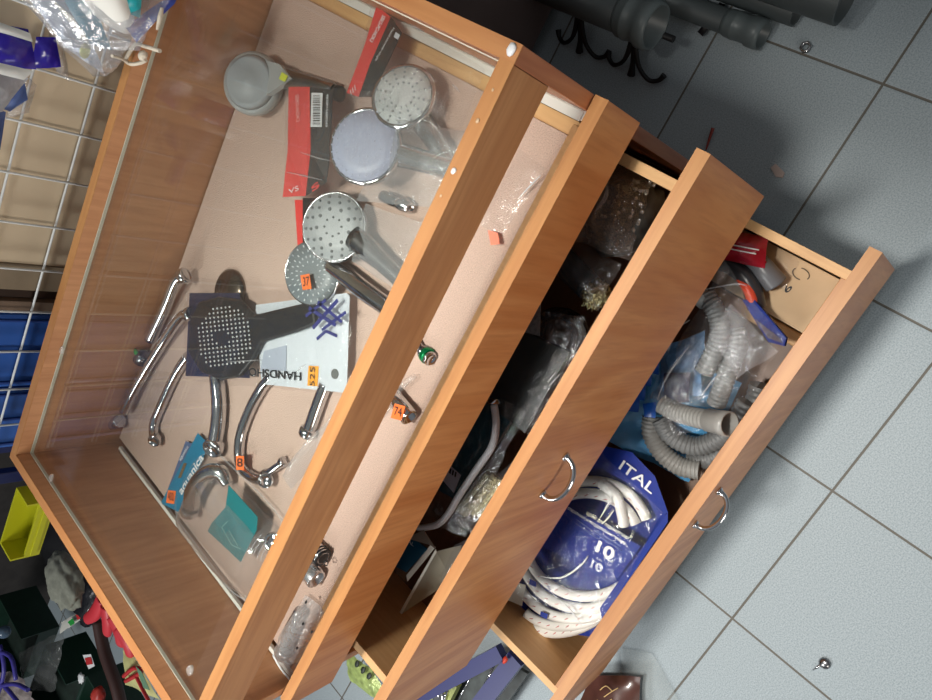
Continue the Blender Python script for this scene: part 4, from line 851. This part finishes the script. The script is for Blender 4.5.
# hanging bags
def Q3(px, py, y): return PY(px, py, y)
def bag(px, mt, par, h=.02, seed=0, amp=.005, name='bag_film', nu=22):
    q = [Q3(*p) for p in px]; mb = MB(); mb.sheet([Vector((v.x, v.z, -v.y)) for v in q], h, nu, nu, amp, 26, seed)
    for v in mb.bm.verts: v.co = Vector((v.co.x, -v.co.z, v.co.y))
    return mb.build(name, mt, par)
CLR = film('thick clear bag', (206, 212, 222), 1.2, rough=.1, gl=.7, milky=.45, bump=1, bscale=24)
t = thing('hanging_package', 'clear crinkled bag with white, teal and blue print, hanging at the top left', 'hanging bag', Q3(90, 30, .90))
MB().tube([Q3(95, -24, .90), Q3(112, 8, .90), Q3(126, 28, .90)], [.050, .042, .016], 20, smooth=6, squash=.5).build('white_article', mat('white article', (236, 236, 230), .4), t)
bag([(50, -25, .93), (84, -25, .92), (112, 50, .92), (88, 44, .93)], mat('steel teal print', (76, 128, 150), .3, var=.3, scale=30), t, .004, 90, .002, 'teal_print')
bag([(126, -22, .86), (143, -22, .86), (140, 18, .86), (124, 12, .86)], mat('turquoise print', (30, 176, 186), .3), t, .004, 91, .002, 'turquoise_print')
bag([(182, -12, .87), (174, 4, .87), (136, 42, .87), (124, 26, .87)], mat('violet blue print', (54, 74, 168), .25, coat=.4, var=.3, scale=40), t, .004, 92, .002, 'blue_edge')
bag([(0, -30, .94), (180, -26, .86), (136, 50, .86), (56, 44, .92)], CLR, t, .02, 93, .008)
bag([(50, 40, .91), (134, 40, .87), (104, 76, .91), (93, 75, .92)], CLR, t, .006, 94, .006)
bag([(14, -20, .945), (62, -20, .93), (104, 74, .93), (64, 48, .945)], mat('silvery grey film', (158, 166, 180), .3, .3, var=.25, scale=20, bump=.6), t, .004, 95, .004, 'silver_panel', 16)
MB().tube([Q3(54, 2, .92), Q3(68, 16, .915), Q3(80, 32, .915), Q3(90, 46, .92)], [.001, .0035, .0035, .001], 8).build('bright_fold', mat('bright fold', (235, 235, 225), .2), t)
MB().ball(Q3(85, 51, .915), .008, (1.2, .3, .8), 2, .2, 20, 4).build('yellow_print', mat('pale yellow print', (206, 214, 140), .5), t)
t = thing('hanging_package', 'deep violet blue package with white bands, hanging at the far left', 'hanging bag', Q3(10, 50, .95))
VB = mat('violet blue film', (48, 36, 158), .25, coat=.4, bump=.3, bscale=20)
bag([(-30, 18, .95), (28, 30, .95), (36, 70, .95), (-30, 62, .95)], VB, t, .014, 96, .003, 'violet_film')
bag([(36, 38, .975), (56, 38, .975), (62, 66, .975), (30, 68, .975)], VB, t, .006, 97, .003, 'violet_film')
WBND = mat('white band', (214, 218, 216), .4)
bag([(-30, 12, .94), (30, 33, .94), (33, 42, .94), (-30, 24, .94)], WBND, t, .004, 98, .001, 'white_band'); bag([(-30, 56, .93), (34, 71, .93), (24, 80, .93), (-30, 67, .93)], WBND, t, .004, 99, .001, 'white_band')
bag([(-20, 68, .955), (28, 78, .96), (2, 110, .96), (-20, 112, .955)], mat('milky grey pouch', (168, 172, 180), .35, var=.2, scale=20, bump=.5), t, .008, 100, .004)
bag([(0, 108, .97), (24, 82, .97), (28, 100, .972), (10, 112, .97)], mat('dull blue print', (74, 96, 150), .4, var=.3, scale=40), t, .004, 101, .002, 'blue_print')
bag([(24, 72, .985), (36, 84, .985), (30, 112, .985), (4, 118, .985)], CLR, t, .004, 104, .003)
bag([(50, 32, .985), (62, 38, .985), (70, 82, .985), (56, 72, .985)], CLR, t, .004, 102, .003)
bag([(-15, 105, .965), (6, 112, .965), (0, 150, .965), (-15, 150, .965)], mat('dull blue print', (74, 96, 150)), t, .004, 103, .002, 'blue_print')
# cord around the back rim
t = thing('cord', 'white cord tied in a loop around the back rim of the counter', 'cord', P(138, 56, .825))
CRD = mat('off white cord', (214, 204, 186), .8, bump=.5, bscale=300)
MB().tube([P(146, 60, .830), P(140, 63, .831), P(131, 64, .831), P(126, 60, .832), P(131, 50, .834), P(136, 44, .834), P(144, 46, .833), P(160, 51, .832)], .0024, 10, smooth=5).build('cord_loop', CRD, t)
MB().tube([P(128, 62, .831), P(120, 58, .86), P(112, 56, .875)], .0018, 8, smooth=5).build('cord_tail', CRD, t)
MB().tube([P(162, 8, .832), P(160, 18, .833), P(157, 30, .833)], [.0018, .0032, .0014], 8, smooth=5).build('cord_piece', CRD, t)
MB().lathe(P(145, 57, .829), (.2, .1, 1), [(.006, 0), (.0066, .004), (.004, .007), (.0004, .0072)], 16).build('bead', CRD, t)
# ================================================================ lower left corner
def bin_(t, x, y, z, w, d, h, mt, name='bin_body', th=.004):
    b = MB(); b.box(x, x + w, y, y + d, z, z + th, 0); b.box(x, x + th, y, y + d, z + th, z + h, 0); b.box(x + w - th, x + w, y, y + d, z + th, z + h, 0)
    b.box(x + th, x + w - th, y + d - th, y + d, z + th, z + h, 0); b.box(x + th, x + w - th, y, y + th, z + th, z + h * .55, 0); return b.build(name, mt, t)
YEL = mat('yellow bin plastic', (196, 196, 32), .4); NV2 = mat('dark navy plastic', (26, 34, 84), .45)
t = thing('wall_rack', 'navy blue rack rails holding yellow bins, left of the counter corner', 'rack', (-1.1, 1.04, .3))
for x in (-.890, -.962): MB().box(x, x + .026, 1.03, 1.045, .30, .95, .002).build('rail', NV2, t)
MB().box(-1.32, -.865, 1.046, 1.06, .92, .98, .002).build('top_rail', NV2, t)
for i, (x, z, w, h) in enumerate(((-.933, .70, .040, .03), (-1.105, .69, .135, .05))):
    t = thing('storage_bin', ('narrow yellow storage bin between the navy rails', 'wide yellow storage bin left of the navy rails')[i], 'bin', (x + w / 2, 1.0, z), 'yellow bins on the navy rack')
    bin_(t, x, .975, z, w, .05, h, YEL)
    MB().box(x + .006, x + w - .006, .972, .9748, z + .008, z + .018, 0).build('grip_ridge', YEL, t)
o = MB().ball((-1.66, 1.56, .165), .25, (1.0, .9, .62), 4, .25, 30, 7).build('rubbish_bag', mat('black bin bag', (24, 25, 28), .7, bump=.5, bscale=14, spec=.15)); tag(o, 'large black bin bag below the yellow storage bins', 'bin bag')
for i in range(1): pass
o = MB().ball(P(64, 580, .48), .062, (1.0, 1.25, .45), 4, .2, 30, 8).build('felt_cloth', mat('grey felt', (132, 134, 122), .95, var=.15, scale=90)); tag(o, 'grey felt cloth bundle beside the left side of the counter', 'cloth')
o = MB().ball(P(92, 596, .36), .075, (1.1, .8, .5), 3, .3, 30, 9).build('dark_bag', mat('black bag', (22, 23, 30))); tag(o, 'crumpled black bag between the felt cloth and the red gloves', 'bag')
DG = mat('dark green plastic', (22, 52, 40), .4, var=.2)
for i, (px_, py_, z, w, d, h, rz, lab) in enumerate(((88, 672, .22, .20, .15, .12, 0, 'dark green box with a red and white label, nearer the counter'), (40, 628, .16, .22, .20, .12, 0, 'dark green box under the clear bag, farther from the counter'), (126, 700, .24, .16, .14, .10, 0, 'dark green box holding a red article, by the bottom edge'))):
    p = P(px_, py_, z); t = thing('plastic_box', lab, 'box', p, 'dark green boxes left of the counter'); bin_(t, p.x - w / 2, p.y - d / 2, p.z, w, d, h, DG, 'box_body')
    MB().box(p.x - w / 2 + .006, p.x + w / 2 - .006, p.y - d / 2 + .006, p.y + d / 2 - .006, p.z + .008, p.z + h * .5, 0).build('contents', mat('dark contents', (26, 40, 34), .6, var=.4, scale=40), t)
    if i == 0:
        slab('label', [(83, 655), (91, 654), (95, 666), (89, 669)], .345, .001, WHITEP, t); slab('label_print', [(85, 658), (91, 657), (93, 664), (87, 665)], .3465, .001, mat('label red', (190, 40, 44), .5), t)
        MB().ball(P(81, 678, .35), .013, (1.2, 1, .4), 3, .5, 40, 5).build('white_tuft', WHITEP, t)
    if i == 2: MB().ball(P(98, 696, .36), .026, (1.2, .8, .6), 3, .2, 20, 5).build('red_article', mat('brick red', (178, 50, 40), .5), t)
o = filmpx('clear_bag', [(20, 652, .34), (66, 628, .36), (56, 690, .33), (24, 690, .33)], film('dull clear bag', (120, 124, 122), .9, rough=.25, gl=.25, milky=.4), None, h=.02, amp=.008, seed=105); tag(o, 'dull clear bag lying over the dark green boxes', 'clear bag')
t = thing('price_tag', 'white torn label with green and red marks, between the green boxes', 'label', P(70, 625, .36))
MB().sheet([P(62, 622, .37), P(84, 609, .375), (P(86, 616, .375)), P(60, 634, .365)], .003, 10, 10, .003, 40, 106).build('label_paper', mat('worn white paper', (190, 190, 182), .6), t)
slab('green_mark', [(68, 622), (73, 618), (75, 623), (71, 626)], .386, .001, mat('leaf green', (30, 150, 60), .5), t); slab('red_mark', [(76, 615), (79, 613), (81, 618), (78, 620)], .389, .001, mat('label red', (190, 40, 44)), t)
REDG = mat('coral rubber', (214, 54, 66), .45)
t = thing('rubber_gloves', 'coral red rubber gloves hanging against the left side of the counter', 'gloves', P(105, 625, .42))
for i, a in enumerate((((102, 598, .44), (96, 612, .43), (87, 619, .42)), ((106, 606, .44), (108, 620, .43), (107, 633, .42)), ((112, 616, .44), (120, 632, .43), (121, 644, .42)), ((118, 628, .44), (128, 642, .43), (131, 655, .42)))):
    MB().tube(pth(a), [.018, .020, .014], 14, smooth=5, squash=.6).build('glove_finger', REDG, t)
o = MB().tube(pth([(98, 620, .33), (104, 650, .33), (116, 685, .33), (122, 710, .33)]), .016, 14, smooth=5).build('brown_hose', mat('dark red brown tube', (66, 40, 36), .5)); tag(o, 'dark red brown tube running along the counter side below the gloves', 'tube')
t = thing('packaged_goods', 'yellow and red printed package wedged against the left side of the counter', 'package', P(134, 665, .40))
MB().sheet([P(124, 650, .42), P(134, 655, .42), P(160, 700, .42), P(126, 684, .40)], .014, 16, 16, .004, 30, 107).build('package_film', mat('pale yellow package', (206, 204, 140), .4, var=.15, scale=30), t)
MB().tube(pth([(124, 676, .435), (134, 668, .44), (141, 672, .44), (126, 681, .435)]), .005, 10, smooth=5).build('red_band', mat('label red', (190, 40, 44)), t)
MB().tube(pth([(136, 676, .44), (143, 690, .44), (150, 703, .44)]), .004, 10, smooth=5).build('red_band', mat('label red', (190, 40, 44)), t)
slab('green_print', [(136, 666), (142, 672), (150, 690), (144, 688)], .445, .001, mat('sage print', (110, 150, 120), .5), t)
t = thing('wire_basket', 'violet blue wire basket with silvery wrapped goods in the bottom left corner', 'basket', P(5, 680, .30))
for a in (((-10, 650), (10, 656), (16, 680)), ((-10, 672), (8, 690), (20, 705)), ((0, 645), (4, 672), (-4, 700)), ((-8, 688), (14, 684), (28, 690))): MB().tube([P(x, y, .42) for x, y in a], .006, 8, smooth=4).build('basket_wire', mat('violet blue wire', (72, 66, 160), .4), t)
o = filmpx('silver_wrap', [(-15, 668, .38), (22, 674, .38), (44, 712, .36), (-15, 712, .36)], mat('silvery wrap', (176, 164, 160), .25, .4, var=.4, scale=30, bump=1, bscale=40), None, h=.02, amp=.012, seed=108); tag(o, 'crinkled silvery wrap inside the violet wire basket', 'wrap')
o = MB().ball(P(4, 632, .44), .018, (1, 1, 1), 3).build('glass_ball', mat('blue grey glossy ball', (80, 100, 120), .08)); tag(o, 'glossy blue grey ball at the left edge above the wire basket', 'ball')
